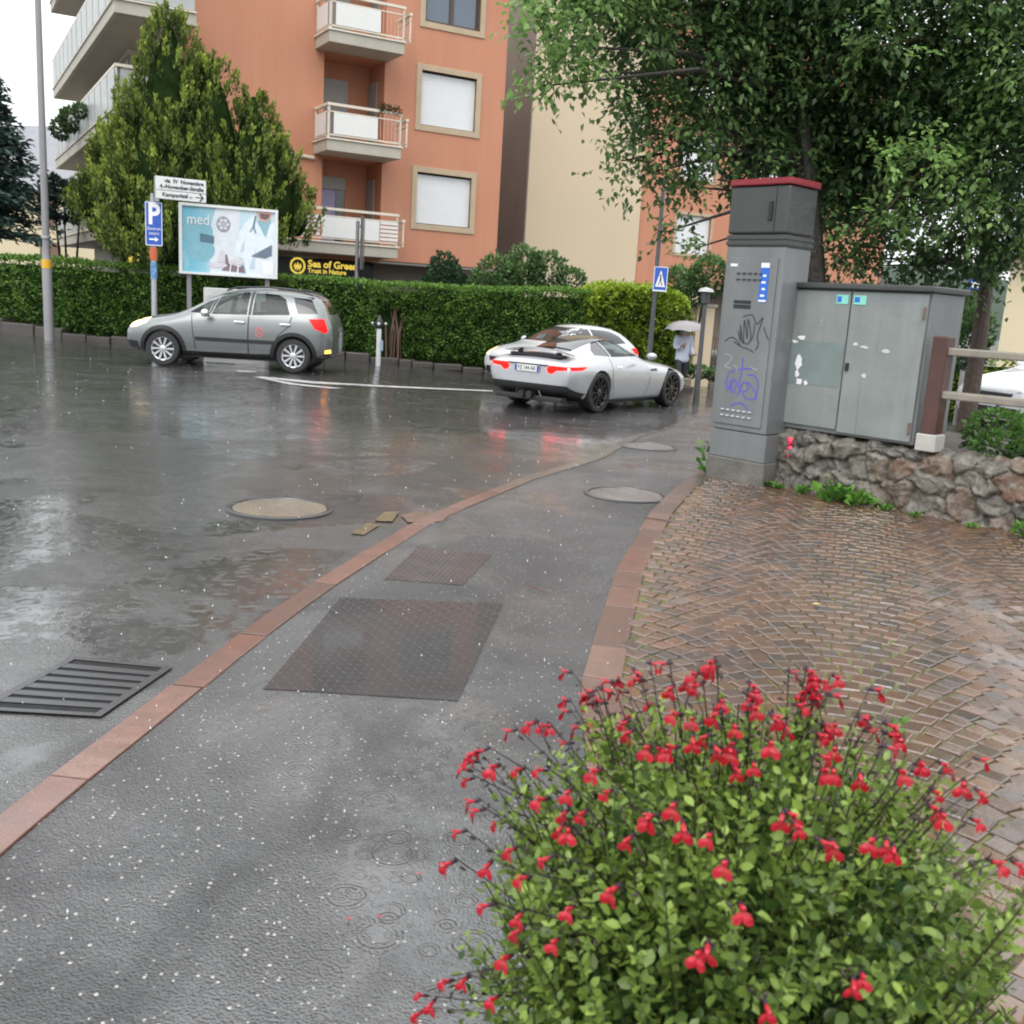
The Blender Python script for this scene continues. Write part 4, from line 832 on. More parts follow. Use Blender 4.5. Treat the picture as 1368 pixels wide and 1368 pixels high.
def blot(c, r, n=11, j=.35, y=.0312, sx=.6):
    return [(c[0]+math.cos(2*PI*k/n)*r*sx*random.uniform(1-j, 1+j), y, c[1]+math.sin(2*PI*k/n)*r*random.uniform(1-j, 1+j)) for k in range(n)]
b = MB()
for c, r_, sx in (((.30, 1.20), .07, .55), ((.30, 1.09), .035, .6), ((.33, 1.02), .03, 1.2), ((.40, 1.01), .02, 1.), ((.31, 1.42), .02, 2.), ((.24, 1.38), .015, 2.)): p_ = blot(c, r_, sx=sx); b.add(p_, [tuple(range(len(p_)))])
b.build('torn_poster_remains', m_wht, d1)
b = MB()
for c, r_, sx in (((.98, 1.13), .025, 1.), ((1.15, 1.36), .014, 3.), ((.95, 1.38), .012, 3.), ((.86, 1.40), .016, 1.4)): p_ = blot(c, r_, y=.0298, sx=sx); b.add(p_, [tuple(range(len(p_)))])
b.build('torn_poster_remains', simple('faded_white', (.5, .53, .53), .5), d2)
MB().box(.10, .745, .0318, .0345, 1.00, 1.395).build('faded_patch', simple('faded_green_patch', (.165, .21, .20), .45, vary=.12, nscale=5), d1)
# stone wall : rocks in mortar
m_rock, nt, b_ = mat('lichen_rock'); q = N(nt); P = q.coord(); a = q.attr('tint').outputs['Fac']
c = q.mix(q.ramp(a, 0, .5), (.065, .060, .050), (.14, .125, .10)); c = q.mix(q.ramp(a, .72, 1.), c, (.17, .09, .05)); c = q.mix(q.ramp(q.noise(14, 6, .7), .46, .66, 0, .8), c, (.27, .26, .225)); c = q.mix(q.ramp(q.noise(6, 5, .7), .52, .72, 0, .85), c, (.035, .03, .025)); c = q.mix(q.ramp(q.noise(30, 4, .7), .6, .75, 0, .6), c, (.10, .11, .04))
c = q.mix(q.ramp(q.attr('gap').outputs['Fac'], -.35, .5), (.018, .016, .010), c); q.l(c, b_.inputs['Base Color']); b_.inputs['Roughness'].default_value = .45; q.l(q.bump(q.math('ADD', q.noise(18, 6, .7), q.math('MULTIPLY', q.noise(70, 4), .4)), .9, .035), b_.inputs['Normal']); b_.inputs['Coat Weight'].default_value = .3; b_.inputs['Coat Roughness'].default_value = .25
sw = empty('stone_wall', M=FR.M, label='low rough stone retaining wall under the electrical cabinet and rail fence', cat='wall')
MB().box(-.115, 8.8, .12, .40, -.1, .50).build('mortar_core', simple('dark_mortar', (.05, .045, .035), .8, vary=.3, bump=.02), sw)
ds = .014; ns_ = int(9.0/ds); prof_ = [(0.0, -.04)]
prof_ = [(.02*(z/.56), z) for z in np.arange(-.04, .545, ds)]+[(.03+.012*k, .553+.004*min(k, 2)) for k in range(1, 30)]
nt_ = len(prof_); arc = np.concatenate([[0], np.cumsum([math.dist(prof_[i], prof_[i+1]) for i in range(nt_-1)])])
sd_ = []; r5 = np.random.default_rng(8); x = -.2
while x < 9.1:
    hgt = r5.uniform(.13, .24); y = -.1+r5.uniform(0, .1)
    while y < 1.05: hgt = r5.uniform(.09, .27); sd_.append((x+r5.uniform(-.10, .10), y)); y += hgt
    x += r5.uniform(.15, .40)
sd_ = np.array(sd_); ct = r5.random(len(sd_)); ch = r5.uniform(-.03, .035, len(sd_)); tx = r5.uniform(-.12, .12, len(sd_)); tz = r5.uniform(-.16, .16, len(sd_))
SS_, TT_ = np.meshgrid(np.arange(ns_)*ds-.12, arc); wp = np.array([[noise.noise(Vector((a*5, c*5, 1))), noise.noise(Vector((a*5, c*5, 8)))] for a, c in zip(SS_.ravel(), TT_.ravel())])*.075+np.array([[noise.noise(Vector((a*17, c*17, 2))), noise.noise(Vector((a*17, c*17, 6)))] for a, c in zip(SS_.ravel(), TT_.ravel())])*.022
Q_ = np.stack([SS_.ravel(), TT_.ravel()], 1)+wp; asp = np.array([.8, 1.15]); near = np.empty((len(Q_), 2), int); dd_ = np.empty((len(Q_), 2))
for c0_ in range(0, len(Q_), 4000):
    D_ = np.linalg.norm((Q_[c0_:c0_+4000, None, :]-sd_[None])*asp, axis=2); ix = np.argpartition(D_, 2, axis=1)[:, :2]; dv = np.take_along_axis(D_, ix, 1); o2 = np.argsort(dv, axis=1); near[c0_:c0_+4000] = np.take_along_axis(ix, o2, 1); dd_[c0_:c0_+4000] = np.take_along_axis(dv, o2, 1)
edge = np.clip((dd_[:, 1]-dd_[:, 0])/.035, 0, 1); i0_ = near[:, 0]; rel = Q_-sd_[i0_]
n5 = np.array([noise.noise(Vector((a*9, c*9, 3)))*.04+noise.noise(Vector((a*24, c*24, 4)))*.018+abs(noise.noise(Vector((a*14, c*5, 14))))*.03 for a, c in Q_])
hgt_ = (.25+.75*edge**.4)*(.07+ch[i0_]+rel[:, 0]*tx[i0_]+rel[:, 1]*tz[i0_]+n5)
vs_ = []
for k, (sv, tv_) in enumerate(zip(SS_.ravel(), TT_.ravel())):
    j = k//ns_; v_, z_ = prof_[j]; up_ = min(1, max(0, (z_-.50)/.06)); inw = min(1, max(0, (v_-.02)/.05)); vs_.append((sv+.02*noise.noise(Vector((z_*9, 1, sv*3))), v_+.04-hgt_[k]*(1-inw)*(1-.5*up_), z_-.03*0+hgt_[k]*(.35*up_+.35*inw)-.045*up_))
fs_ = [(j*ns_+i, j*ns_+i+1, (j+1)*ns_+i+1, (j+1)*ns_+i) for j in range(nt_-1) for i in range(ns_-1)]
me = bpy.data.meshes.new('rocks'); me.from_pydata(vs_, [], fs_); me.materials.append(m_rock); me.polygons.foreach_set('use_smooth', [True]*len(me.polygons)); at = me.attributes.new('tint', 'FLOAT', 'POINT'); at.data.foreach_set('value', (ct[i0_]).astype(np.float32)); at = me.attributes.new('gap', 'FLOAT', 'POINT'); at.data.foreach_set('value', edge.astype(np.float32)); obj_from('rocks', me, sw)
b = MB(); b.ball((.345, -.025, .46), .034, 10, (.9, .5, 1.1), jit=.5); b.ball((.352, -.025, .39), .026, 10, (1.1, .5, .9), jit=.5); b.ball((.335, -.025, .335), .040, 10, (1.1, .5, .9), jit=.5); b.build('pink_paint_mark', simple('pink_spray_paint', (.85, .06, .12), .4), sw)
# retained bed behind the wall
pts = [FR.w(.0, .28, .535), FR.w(9.0, .28, .535), FR.w(9.0, 2.4, .50), FR.w(.0, 2.4, .50)]
b = MB(); vb = pts+[p-Vector((0, 0, .6)) for p in pts]; b.add(vb, [(0, 1, 2, 3), (0, 3, 7, 4), (3, 2, 6, 7), (1, 5, 6, 2), (0, 4, 5, 1)]); tag(b.build('planting_bed', m_soil), kind='structure')
# rail fence
fe = empty('rail_fence', M=FR.M, label='brown wooden post and rail fence on top of the stone wall', cat='fence')
m_brownp = simple('dark_brown_painted_wood', (.075, .030, .024), .4, vary=.3, nscale=4, streak=True, coat=.3); m_railw = simple('weathered_grey_rail', (.23, .205, .17), .5, vary=.2, nscale=5, streak=False, coat=.2)
for s in (1.56, 4.3, 7.0):
    MB().box(s+.02, s+.155, -.02, .12, .70, 1.52).build('post', m_brownp, fe, bevel=.01); MB().box(s, s+.175, -.04, .14, .555, .70).build('post_shoe', simple('concrete_shoe', (.42, .41, .38), .5), fe, bevel=.008)
for z in (1.395, 1.035): MB().box(1.60, 8.5, .005, .135, z-.03, z+.035).build('rail', m_railw, fe, bevel=.012)
# ---- plants in the bed and weeds at the foot
def bedblob(s, v, z, r_, zs=.8): p = FR.w(s, v, z); return (tuple(p), r_, zs)
L_bed = leafmat('bed_leaf', (.02, .06, .015), (.16, .33, .06), .4, .3)
rr = random.Random(33)
blobshrub('ground_cover_shrub', 'dense light green shrub behind the lower rail of the fence', [bedblob(1.95+k*.36, rr.uniform(.35, .85), .70+rr.uniform(-.05, .06), .27, .8) for k in range(17)]+[bedblob(2.1+k*.5, .32, .62, .2, .7) for k in range(8)], 11500, .055, L_bed, base=.5)
L_weed = leafmat('weed_leaf', (.03, .09, .02), (.18, .38, .06), .35, .3)
def weed(p, n, size, h, label, group=None, name='weed', wid=.5):
    e = empty(name, loc=p, label=label, cat='plant', group=group); a = rng.uniform(0, 2*PI, n); k = rng.random(n)
    c = np.stack([np.cos(a)*k*size*.9, np.sin(a)*k*size*.6, .01+rng.random(n)*h*.7], 1); d_ = np.stack([np.cos(a), np.sin(a), rng.uniform(.3, 1.6, n)], 1)
    leafmesh('leaves', c, d_, rng.uniform(.6, 1.2, n)*size*.75, wid, rng.uniform(.1, 1, n), L_weed, e, fold=.35)
    b = MB()
    for i in range(0, n, 5): b.tube([(0, 0, 0), tuple(c[i])], [.003, .0015], 4)
    b.build('stems', L_weed, e); return e
p = lambda s, v: tuple(FR.w(s, v, .008))
for s, n, sz, h in ((.22, 70, .055, .05), (.36, 60, .05, .04), (.62, 60, .07, .09)): weed(p(s, -.16), n, sz, h, 'small light green weed tuft at the foot of the stone wall', 'weed tufts along the foot of the wall')
weed(p(.98, -.18), 46, .17, .10, 'broad-leaved dark green weed at the foot of the stone wall below the cabinet lock', wid=.75); weed(p(1.22, -.2), 40, .15, .10, 'second broad-leaved weed a little right of the first, at the foot of the stone wall', wid=.75)
weed(p(.82, -.1), 26, .05, .26, 'thin upright weed stem growing against the stone wall', wid=.4)
for s, n, sz, h in ((1.45, 60, .06, .06), (1.72, 46, .05, .05), (2.62, 50, .09, .14), (2.2, 34, .05, .04)): weed(p(s, -.2), n, sz, h, 'small light green weed tuft at the foot of the stone wall', 'weed tufts along the foot of the wall')
weed(tuple(TF.w(-.12, .12, .01)), 60, .10, .42, 'leafy weed growing up beside the left foot of the tall grey cabinet', wid=.6)
weed(tuple(G(1195, 985)), 20, .05, .09, 'small seedling sprouting from the paving joints right of the flowers')
# stray leaves on paving
p_ = G(812, 813); p_ = G(1090, 813, .026); tag(MB().add([p_+Vector((-.03, 0, 0)), p_+Vector((0, -.016, .004)), p_+Vector((.032, .004, 0)), p_+Vector((0, .018, .005))], [(0, 1, 2, 3)]).build('fallen_leaf', simple('yellow_leaf', (.42, .33, .12), .4)), 'small yellow leaf lying on the wet paving', 'leaf')

# ================================================================ poles and signs
m_pole = simple('grey_pole_paint', (.22, .215, .225), .35, vary=.15, streak=True, coat=.3); m_poled = simple('dark_pole_paint', (.055, .058, .062), .35, vary=.2, coat=.3); m_signw = simple('white_sign', (.66, .67, .67), .35, vary=.04)
m_sblue = simple('blue_sign', (.015, .085, .42), .3, vary=.06, coat=.3); m_orst = simple('orange_sticker', (.50, .12, .05), .5)
def pole(name, px, Y, ztop, r_, label, cat, m=m_pole, lean=0., parts=True):
    x = AT(*px, Y).x; z0 = gz(x, Y); e = empty(name, loc=(x, Y, z0), label=label, cat=cat); return e, z0
e, z0 = pole('street_lamp', (66, 455), 25.1, 9, .1, 'tall grey lamp post with a yellow band at the far left', 'lamp post')
MB().lathe([(.115, 0), (.115, 1.9), (.10, 1.95), (.085, 2.3), (.065, 9.2)], 14).build('pole', m_pole, e, smooth=True)
MB().lathe([(.121, 1.72), (.121, 1.93)], 14).build('yellow_band', simple('yellow_band_paint', (.60, .36, .03), .4), e, smooth=True)
MB().lathe([(.112, 2.42), (.112, 2.48)], 14).build('collar', m_steel, e); MB().tube([(0, 0, 9.1), (.1, -.2, 9.5), (.3, -1.2, 9.75)], [.06, .05, .04], 8).build('arm', m_pole, e)
MB().box(.1, .45, -1.8, -1.1, 9.68, 9.82).build('lamp_head', m_pole, e, bevel=.03)
SF = Frame(AT(206, 400, 23.2).x, 23.2, .93, .36)
e = empty('parking_sign', M=SF.M, label='blue parking sign on a grey pole behind the bonnet of the silver car', cat='road sign')
MB().lathe([(.065, 0), (.055, 3.45)], 12).build('pole', m_steel, e, smooth=True)
pn = MB().box(-.17, .19, -.10, -.07, 2.33, 3.27).build('panel', m_sblue, e, bevel=.02)
b = MB()
for x0, x1, y0, y1 in ((-.165, .185, 3.245, 3.262), (-.165, .185, 2.338, 2.355), (-.165, -.15, 2.355, 3.245), (.17, .185, 2.355, 3.245)): b.box(x0, x1, -.104, -.1005, y0, y1)
b.build('border', m_wht, pn)
text('P', .62, m_wht, pn, TM(.01, -.103, 2.99), bold=.018, name='letter_p', sx=.8); text('Zentrum', .095, m_wht, pn, TM(.01, -.103, 2.70), name='lettering', sx=.85); text('centro', .095, m_wht, pn, TM(.01, -.103, 2.60), name='lettering', sx=.85)
b = MB(); b.box(-.09, .04, -.104, -.1005, 2.455, 2.49); b.add([(.03, -.105, 2.42), (.11, -.105, 2.4725), (.03, -.105, 2.525)], [(0, 1, 2)]); b.build('arrow', m_wht, pn)
MB().lathe([(.075, 2.02), (.085, 2.10), (.085, 2.24), (.075, 2.30)], 12).build('orange_sticker', m_orst, e, smooth=True); MB().lathe([(.070, 1.62), (.070, 1.98)], 12).build('blue_sticker', simple('blue_white_sticker', (.12, .25, .45), .4, vary=.6, nscale=14), e, smooth=True)
NF = Frame(AT(211, 250, 23.0).x, 23.0, .85, .52); s1_, zt_ = NF.px(275, 243); s2_, zb_ = NF.px(275, 272)
e2 = empty('street_name_sign', M=NF.M, label='white street name sign with black lettering and an arrow, above the parking sign', cat='street sign')
x1 = s1_; zt = NF.px(211, 235)[1]; zm = NF.px(211, 253)[1]; zb = NF.px(211, 265)[1]
MB().box(-.05, x1, -.03, 0, zm, zt).build('name_board', m_signw, e2, bevel=.008); MB().box(-.05, x1, -.03, 0, zb, zm-.012).build('arrow_board', m_signw, e2, bevel=.008)
MB().box(-.07, .02, -.01, .06, zb-.06, zt).build('bracket', m_steel, e2)
hh = zt-zm; text('via  IV  Novembre', hh*.40, m_ink, e2, TM(x1-.06, -.033, zm+hh*.70), align='RIGHT', bold=.004); text('4.-November-Straße', hh*.40, m_ink, e2, TM(x1-.06, -.033, zm+hh*.27), align='RIGHT', bold=.004)
text('Kampanhof', hh*.42, m_ink, e2, TM(.08, -.033, (zb+zm)/2), align='LEFT', bold=.003); text('200 m', hh*.34, m_ink, e2, TM(x1-.42, -.033, (zb+zm)/2-.01))
b = MB(); za = (zb+zm)/2; b.box(x1-.24, x1-.06, -.034, -.0305, za-.010, za+.010); 
for sg_ in (1, -1): b.add([(x1-.05, -.035, za), (x1-.13, -.035, za+.085*sg_), (x1-.155, -.035, za+.07*sg_), (x1-.09, -.035, za)], [(0, 1, 2, 3)])
b.build('arrow', m_ink, e2)
# billboard
QF = Frame(AT(243, 300, 23.9).x, 23.9, .94, .34); bx1 = QF.px(367, 290)[0]; bz1 = QF.px(243, 274)[1]; bz0 = QF.px(243, 361)[1]-.02
e = empty('billboard', M=QF.M, label='light blue medical advertising billboard with a doctor in a white coat, above the hedge', cat='billboard')
m_bg, nt, b_ = mat('poster_ground'); q = N(nt); sx_ = q.n('ShaderNodeSeparateXYZ'); q.l(q.coord(), sx_.inputs[0]); c = q.mix(q.ramp(sx_.outputs[0], .2, bx1*.75), (.16, .44, .56), (.52, .64, .70)); c = q.mix(q.ramp(q.noise(2.2, 3), .5, .7, 0, .5), c, (.62, .70, .74)); q.l(c, b_.inputs['Base Color']); b_.inputs['Roughness'].default_value = .3
W_ = bx1; H_ = bz1-bz0; MB().box(0, W_, -.02, .03, bz0, bz1).build('poster', m_bg, e)
b = MB(); 
for x0, x1_, y0, y1 in ((-.07, 0, bz0-.05, bz1+.06), (W_, W_+.07, bz0-.05, bz1+.06), (0, W_, bz1, bz1+.06), (0, W_, bz0-.05, bz0)): b.box(x0, x1_, -.06, .05, y0, y1)
b.build('frame', m_signw, e); MB().box(.1, .2, .05, .15, 0, bz1).build('post', m_pole, e); MB().box(W_-.2, W_-.1, .05, .15, 0, bz1).build('post', m_pole, e)
def art(name, polys, m, lvl):
    b = MB()
    for k, p_ in enumerate(polys): b.add([(x*W_, -.021-lvl*.002-k*.0002, bz0+z*H_) for x, z in p_], [tuple(range(len(p_)))])
    return b.build(name, m, e)
el = lambda cx, cz, rx, rz, n=20: [(cx+math.cos(2*PI*k/n)*rx, cz+math.sin(2*PI*k/n)*rz) for k in range(n)]
cf = lambda n_, c_: simple('print_'+n_, c_, .35, vary=.08, nscale=6)
art('poster_white_shape', [[(.30, .0), (.62, .0), (.60, .5), (.62, 1), (.36, 1), (.28, .6)]], cf('pale', (.62, .66, .70)), 0); art('poster_blue_blob', [el(.16, .62, .17, .22), el(.2, .35, .15, .18)], cf('teal', (.20, .42, .50)), 1)
art('poster_coat', [[(.56, .30), (.60, .62), (.66, .78), (.78, .95), (.82, .80), (.90, .62), (.94, .80), (1, .86), (1, .0), (.70, .0), (.66, .25)]], cf('coat', (.66, .72, .77)), 2); art('poster_coat_shadow', [[(.72, .1), (.80, .45), (.78, .1)], [(.62, .35), (.68, .62), (.66, .35)]], cf('shade', (.48, .56, .64)), 3)
art('poster_shirt', [[(.80, .86), (.96, .88), (.90, .60)]], cf('shirt', (.24, .42, .48)), 4); art('poster_face', [[(.80, 1), (.97, 1), (.95, .90), (.89, .83), (.82, .89)]], cf('skin', (.55, .35, .30)), 5); art('poster_beard', [[(.83, .97), (.95, .97), (.93, .90), (.89, .875), (.84, .90)]], cf('beard', (.16, .10, .10)), 6)
art('poster_stethoscope', [[(.78, .93), (.80, .93), (.775, .75), (.755, .76)], [(.755, .76), (.775, .75), (.80, .66), (.785, .66)], [(.755, .76), (.765, .76), (.735, .67), (.725, .68)]], cf('steth', (.12, .22, .26)), 7); art('poster_folder', [[(.74, .30), (.97, .50), (.97, .33), (.90, .28)]], cf('folder', (.14, .18, .24)), 8)
art('poster_lamp', [el(.44, .76, .075, .12)], cf('lamp', (.26, .28, .32)), 3); art('poster_lamp_lights', [el(.44, .76, .052, .085), ], cf('lampin', (.38, .38, .43)), 4); art('poster_lamp_dots', [el(.42+.045*math.cos(k*PI/3)+.02, .76+.07*math.sin(k*PI/3), .015, .024, 8) for k in range(6)], cf('dots', (.62, .62, .66)), 5); art('poster_monitor', [[(.19, .47), (.34, .45), (.34, .57), (.19, .60)]], cf('monitor', (.08, .17, .22)), 3)
art('poster_chairs', [el(.38, .13, .10, .045), el(.59, .20, .08, .04), [(.37, .18), (.41, .36), (.46, .34), (.46, .18)]], cf('chair', (.58, .55, .60)), 4); art('poster_dark_chairs', [[(.42, .05), (.68, .03), (.66, .16), (.62, .12), (.50, .16), (.48, .30), (.46, .30), (.46, .12)]], cf('dark', (.20, .15, .17)), 3)
art('poster_chair_legs', [[(.50, .02), (.515, .02), (.53, .18), (.52, .18)], [(.58, .0), (.60, .0), (.61, .18), (.60, .18)]], m_wht, 6); art('poster_small_card', [[(.86, .03), (.99, .02), (.99, .22), (.86, .24)]], m_wht, 9)
text('med', .34, m_wht, e, TM(.17*W_, -.032, bz0+.80*H_), sx=.85, name='lettering')
# small grey box standing before the hedge
p_ = AT(300, 400, 23.0); e = empty('meter_box', loc=(p_.x, 23.4, 0), label='grey concrete meter box standing in front of the hedge behind the silver car', cat='box')
MB().box(-.55, .85, -.15, .2, 0, 1.50).build('body', simple('pale_concrete', (.42, .42, .41), .6, vary=.2, bump=.01), e, bevel=.02); MB().box(-.45, .75, -.17, -.152, .2, 1.35).build('door', simple('grey_door', (.33, .34, .34), .5, vary=.15), e, bevel=.01)
# standpipe post with fittings
p_ = G(505, 489); e = empty('standpipe', loc=p_, label='short grey standpipe with black head in front of the gap in the hedge', cat='standpipe')
MB().lathe([(.055, 0), (.055, .82), (.05, .84)], 12).build('pipe', simple('pale_grey_pipe', (.48, .49, .50), .4), e, smooth=True); b = MB(); b.lathe([(.06, .84), (.085, .88), (.09, 1.0), (.05, 1.06), (.025, 1.14)], 12); b.box(-.15, .15, -.03, .03, .92, .96); b.build('head', m_blk, e, smooth=True)
b = MB(); b.ball((-.15, -.03, .95), .035, 8); b.ball((.0, -.08, .94), .045, 8); b.ball((.15, -.03, .95), .035, 8); b.build('outlets', m_steel, e, smooth=True); MB().box(.05, .10, -.05, .0, .35, .58).build('small_box', simple('blue_grey_box', (.25, .35, .42), .4), e)
sto = Vector((p_.x-.05, p_.y+1.5, 0)); b = MB(); rr = random.Random(5)
for k in range(16): xx = rr.uniform(-.42, .38); b.tube([(xx, rr.uniform(0, .2), -.1), (xx+rr.uniform(-.06, .06), .05, .7), (xx*.9+rr.uniform(-.15, .15), .1, 1.3)], [rr.uniform(.014, .03), .018, .01], 5)
st_ = b.build('stems', simple('red_brown_stem', (.085, .045, .03), .6), hedge3); st_.matrix_local = hedge3.matrix_basis.inverted() @ Matrix.Translation(sto)
# back-to-front sign on a pole behind the hedge (seen from its edge)
p_ = AT(476, 372, 26.6); e = empty('road_sign', loc=(p_.x, 26.6, 0), label='narrow dark sign seen edge-on on a grey pole behind the hedge', cat='road sign')
MB().lathe([(.045, 0), (.045, 3.35)], 10).build('pole', m_pole, e, smooth=True); MB().box(.10, .16, -.3, .3, 2.15, 3.45, Matrix.Rotation(R(4), 4, 'Z')).build('panel', m_poled, e, bevel=.01); b = MB(); b.box(.03, .12, -.03, .03, 2.45, 2.52); b.box(.03, .12, -.03, .03, 3.18, 3.25); b.build('brackets', m_pole, e)
# pedestrian crossing sign
CF = Frame(AT(868, 470, 23.6).x, 23.6, .97, .24); z0 = gz(CF.o.x, CF.o.y); e = empty('crossing_sign', M=CF.M @ Matrix.Translation((0, 0, z0)), label='blue square pedestrian crossing sign on a dark pole beside the golden hedge', cat='road sign')
MB().tube([(0, 0, 0), (0, 0, 2.5), (0, 0, 4.7)], [.065, .05, .045], 12).build('pole', m_poled, e, smooth=True)
zc = CF.px(881, 373)[1]-z0; pn = MB().box(-.09, .24, -.09, -.06, zc-.27, zc+.27).build('panel', m_sblue, e, bevel=.015); cx = .075
b = MB(); b.add([(cx-.12, -.094, zc-.17), (cx+.12, -.094, zc-.17), (cx, -.094, zc+.2)], [(0, 1, 2)]); b.build('triangle', m_wht, pn)
b = MB(); y = -.097; b.add([(cx-.02, y, zc+.10), (cx+.02, y, zc+.10), (cx+.02, y, zc+.06), (cx-.02, y, zc+.06)], [(0, 1, 2, 3)]); b.add([(cx-.02, y, zc+.05), (cx+.02, y, zc+.05), (cx+.02, y, zc-.04), (cx-.02, y, zc-.04)], [(0, 1, 2, 3)])
b.add([(cx-.02, y, zc-.04), (cx, y, zc-.04), (cx-.04, y, zc-.14), (cx-.06, y, zc-.14)], [(0, 1, 2, 3)]); b.add([(cx, y, zc-.04), (cx+.02, y, zc-.04), (cx+.06, y, zc-.14), (cx+.035, y, zc-.14)], [(0, 1, 2, 3)]); b.build('walking_figure', m_ink, pn)
b = MB(); 
for x0, x1_, y0, y1 in ((-.09, .24, zc+.255, zc+.27), (-.09, .24, zc-.27, zc-.24), (-.09, -.075, zc-.24, zc+.255), (.225, .24, zc-.24, zc+.255)): b.box(x0, x1_, -.094, -.0905, y0, y1)
b.build('border', m_wht, pn)
# dark garden lamp
p_ = AT(933, 500, 21.5); z0 = gz(p_.x, 21.5); e = empty('bollard_lamp', loc=(p_.x, 21.5, z0), label='dark slender lamp post with flat round cap just right of the umbrella', cat='lamp post')
MB().tube([(0, 0, 0), (0, 0, .9), (0, 0, 2.05)], [.075, .05, .045], 10).build('post', m_poled, e, smooth=True); MB().lathe([(.04, 2.05), (.085, 2.08), (.10, 2.28), (.09, 2.3)], 14).build('lamp_head', m_poled, e); MB().lathe([(.10, 2.3), (.17, 2.31), (.13, 2.37), (.02, 2.40)], 14).build('cap', m_gpanel, e)
p_ = AT(951, 566, 11.5); e = empty('bollard', loc=(AT(956, 560, 13).x, 13, 0), label='slim white bollard with a ball top left of the tall grey cabinet', cat='bollard')
MB().lathe([(.035, 0), (.035, .86)], 12).build('post', m_signw, e, smooth=True); MB().ball((0, 0, .91), .05, 10).build('ball_top', m_signw, e, smooth=True)
# garden wall, gate pillars and iron fence at the far right of the crossing
GF = Frame(AT(912, 470, 29).x, 29, .9, .3); zg = -.5
e = empty('gate_pillar', M=GF.M, label='cream gate pillar behind the umbrella and the dark lamp post', cat='pillar'); MB().box(.35, .9, 0, .5, zg, 1.75).build('pillar', m_cream, e, bevel=.02); MB().box(.30, .95, -.04, .54, 1.752, 1.83).build('capstone', m_conc, e)
e = empty('iron_fence', M=GF.M @ Matrix.Translation((.95, 0, 0)), label='brown iron garden fence between the gate pillar and the tall cabinet', cat='fence'); b = MB()
for k in range(36): b.box(k*.1, k*.1+.02, .1, .12, zg+.1, .95)
b.box(0, 3.6, .09, .13, .85, .88); b.box(0, 3.6, .09, .13, zg+.25, zg+.29); b.build('railings', simple('brown_iron', (.13, .06, .045), .5), e); MB().box(0, 12, .0, .3, zg-.3, zg+.12).build('plinth', m_conc2, e)
e = empty('iron_gate', M=GF.M @ Matrix.Translation((-.9, 0, 0)), label='pale garden gate with thin bars behind the person', cat='gate'); b = MB()
for k in range(12): b.box(k*.1, k*.1+.02, .1, .12, zg+.1, .8)
b.box(0, 1.2, .09, .13, .76, .8); b.box(0, 1.2, .09, .13, zg+.2, zg+.24); b.build('bars', m_signw, e)
blobshrub('verge_plants', 'low green verge plants at the foot of the garden gate', [bl(915, 492, 27.5, 10, .6), bl(935, 497, 27.5, 12, .6), bl(955, 500, 27.5, 12, .6), bl(975, 500, 27, 12, .6)], 900, .10, L_shrub, trunk=False, base=-.5, cat='plants')
p_ = AT(1303, 380, 17); e = empty('road_sign', loc=(p_.x, 17, 0), label='small blue and white road sign glimpsed beside the brown tree trunk', cat='road sign'); MB().lathe([(.04, 0), (.04, p_.z+.3)], 8).build('pole', m_pole, e); pn = MB().box(-.14, .16, -.06, -.04, p_.z-.10, p_.z+.22).build('panel', m_sblue, e); MB().box(-.13, .15, -.064, -.061, p_.z-.05, p_.z+.03).build('white_stripe', m_wht, pn)
hedge('hedge', 'low distant hedge in front of the cream house at the right edge', (8.6, 21.0, 0), (17, 19.5, 0), .8, 1.0, 1.05, 5000, .10, L_hedgey, low=.0)
blobshrub('garden_bush', 'dark green bushes behind the right side of the electrical cabinet', [bl(1290, 450, 15.5, 34, 1.2), bl(1278, 420, 15.8, 26, 1.2)], 2600, .08, L_shrub, trunk=False, base=0)
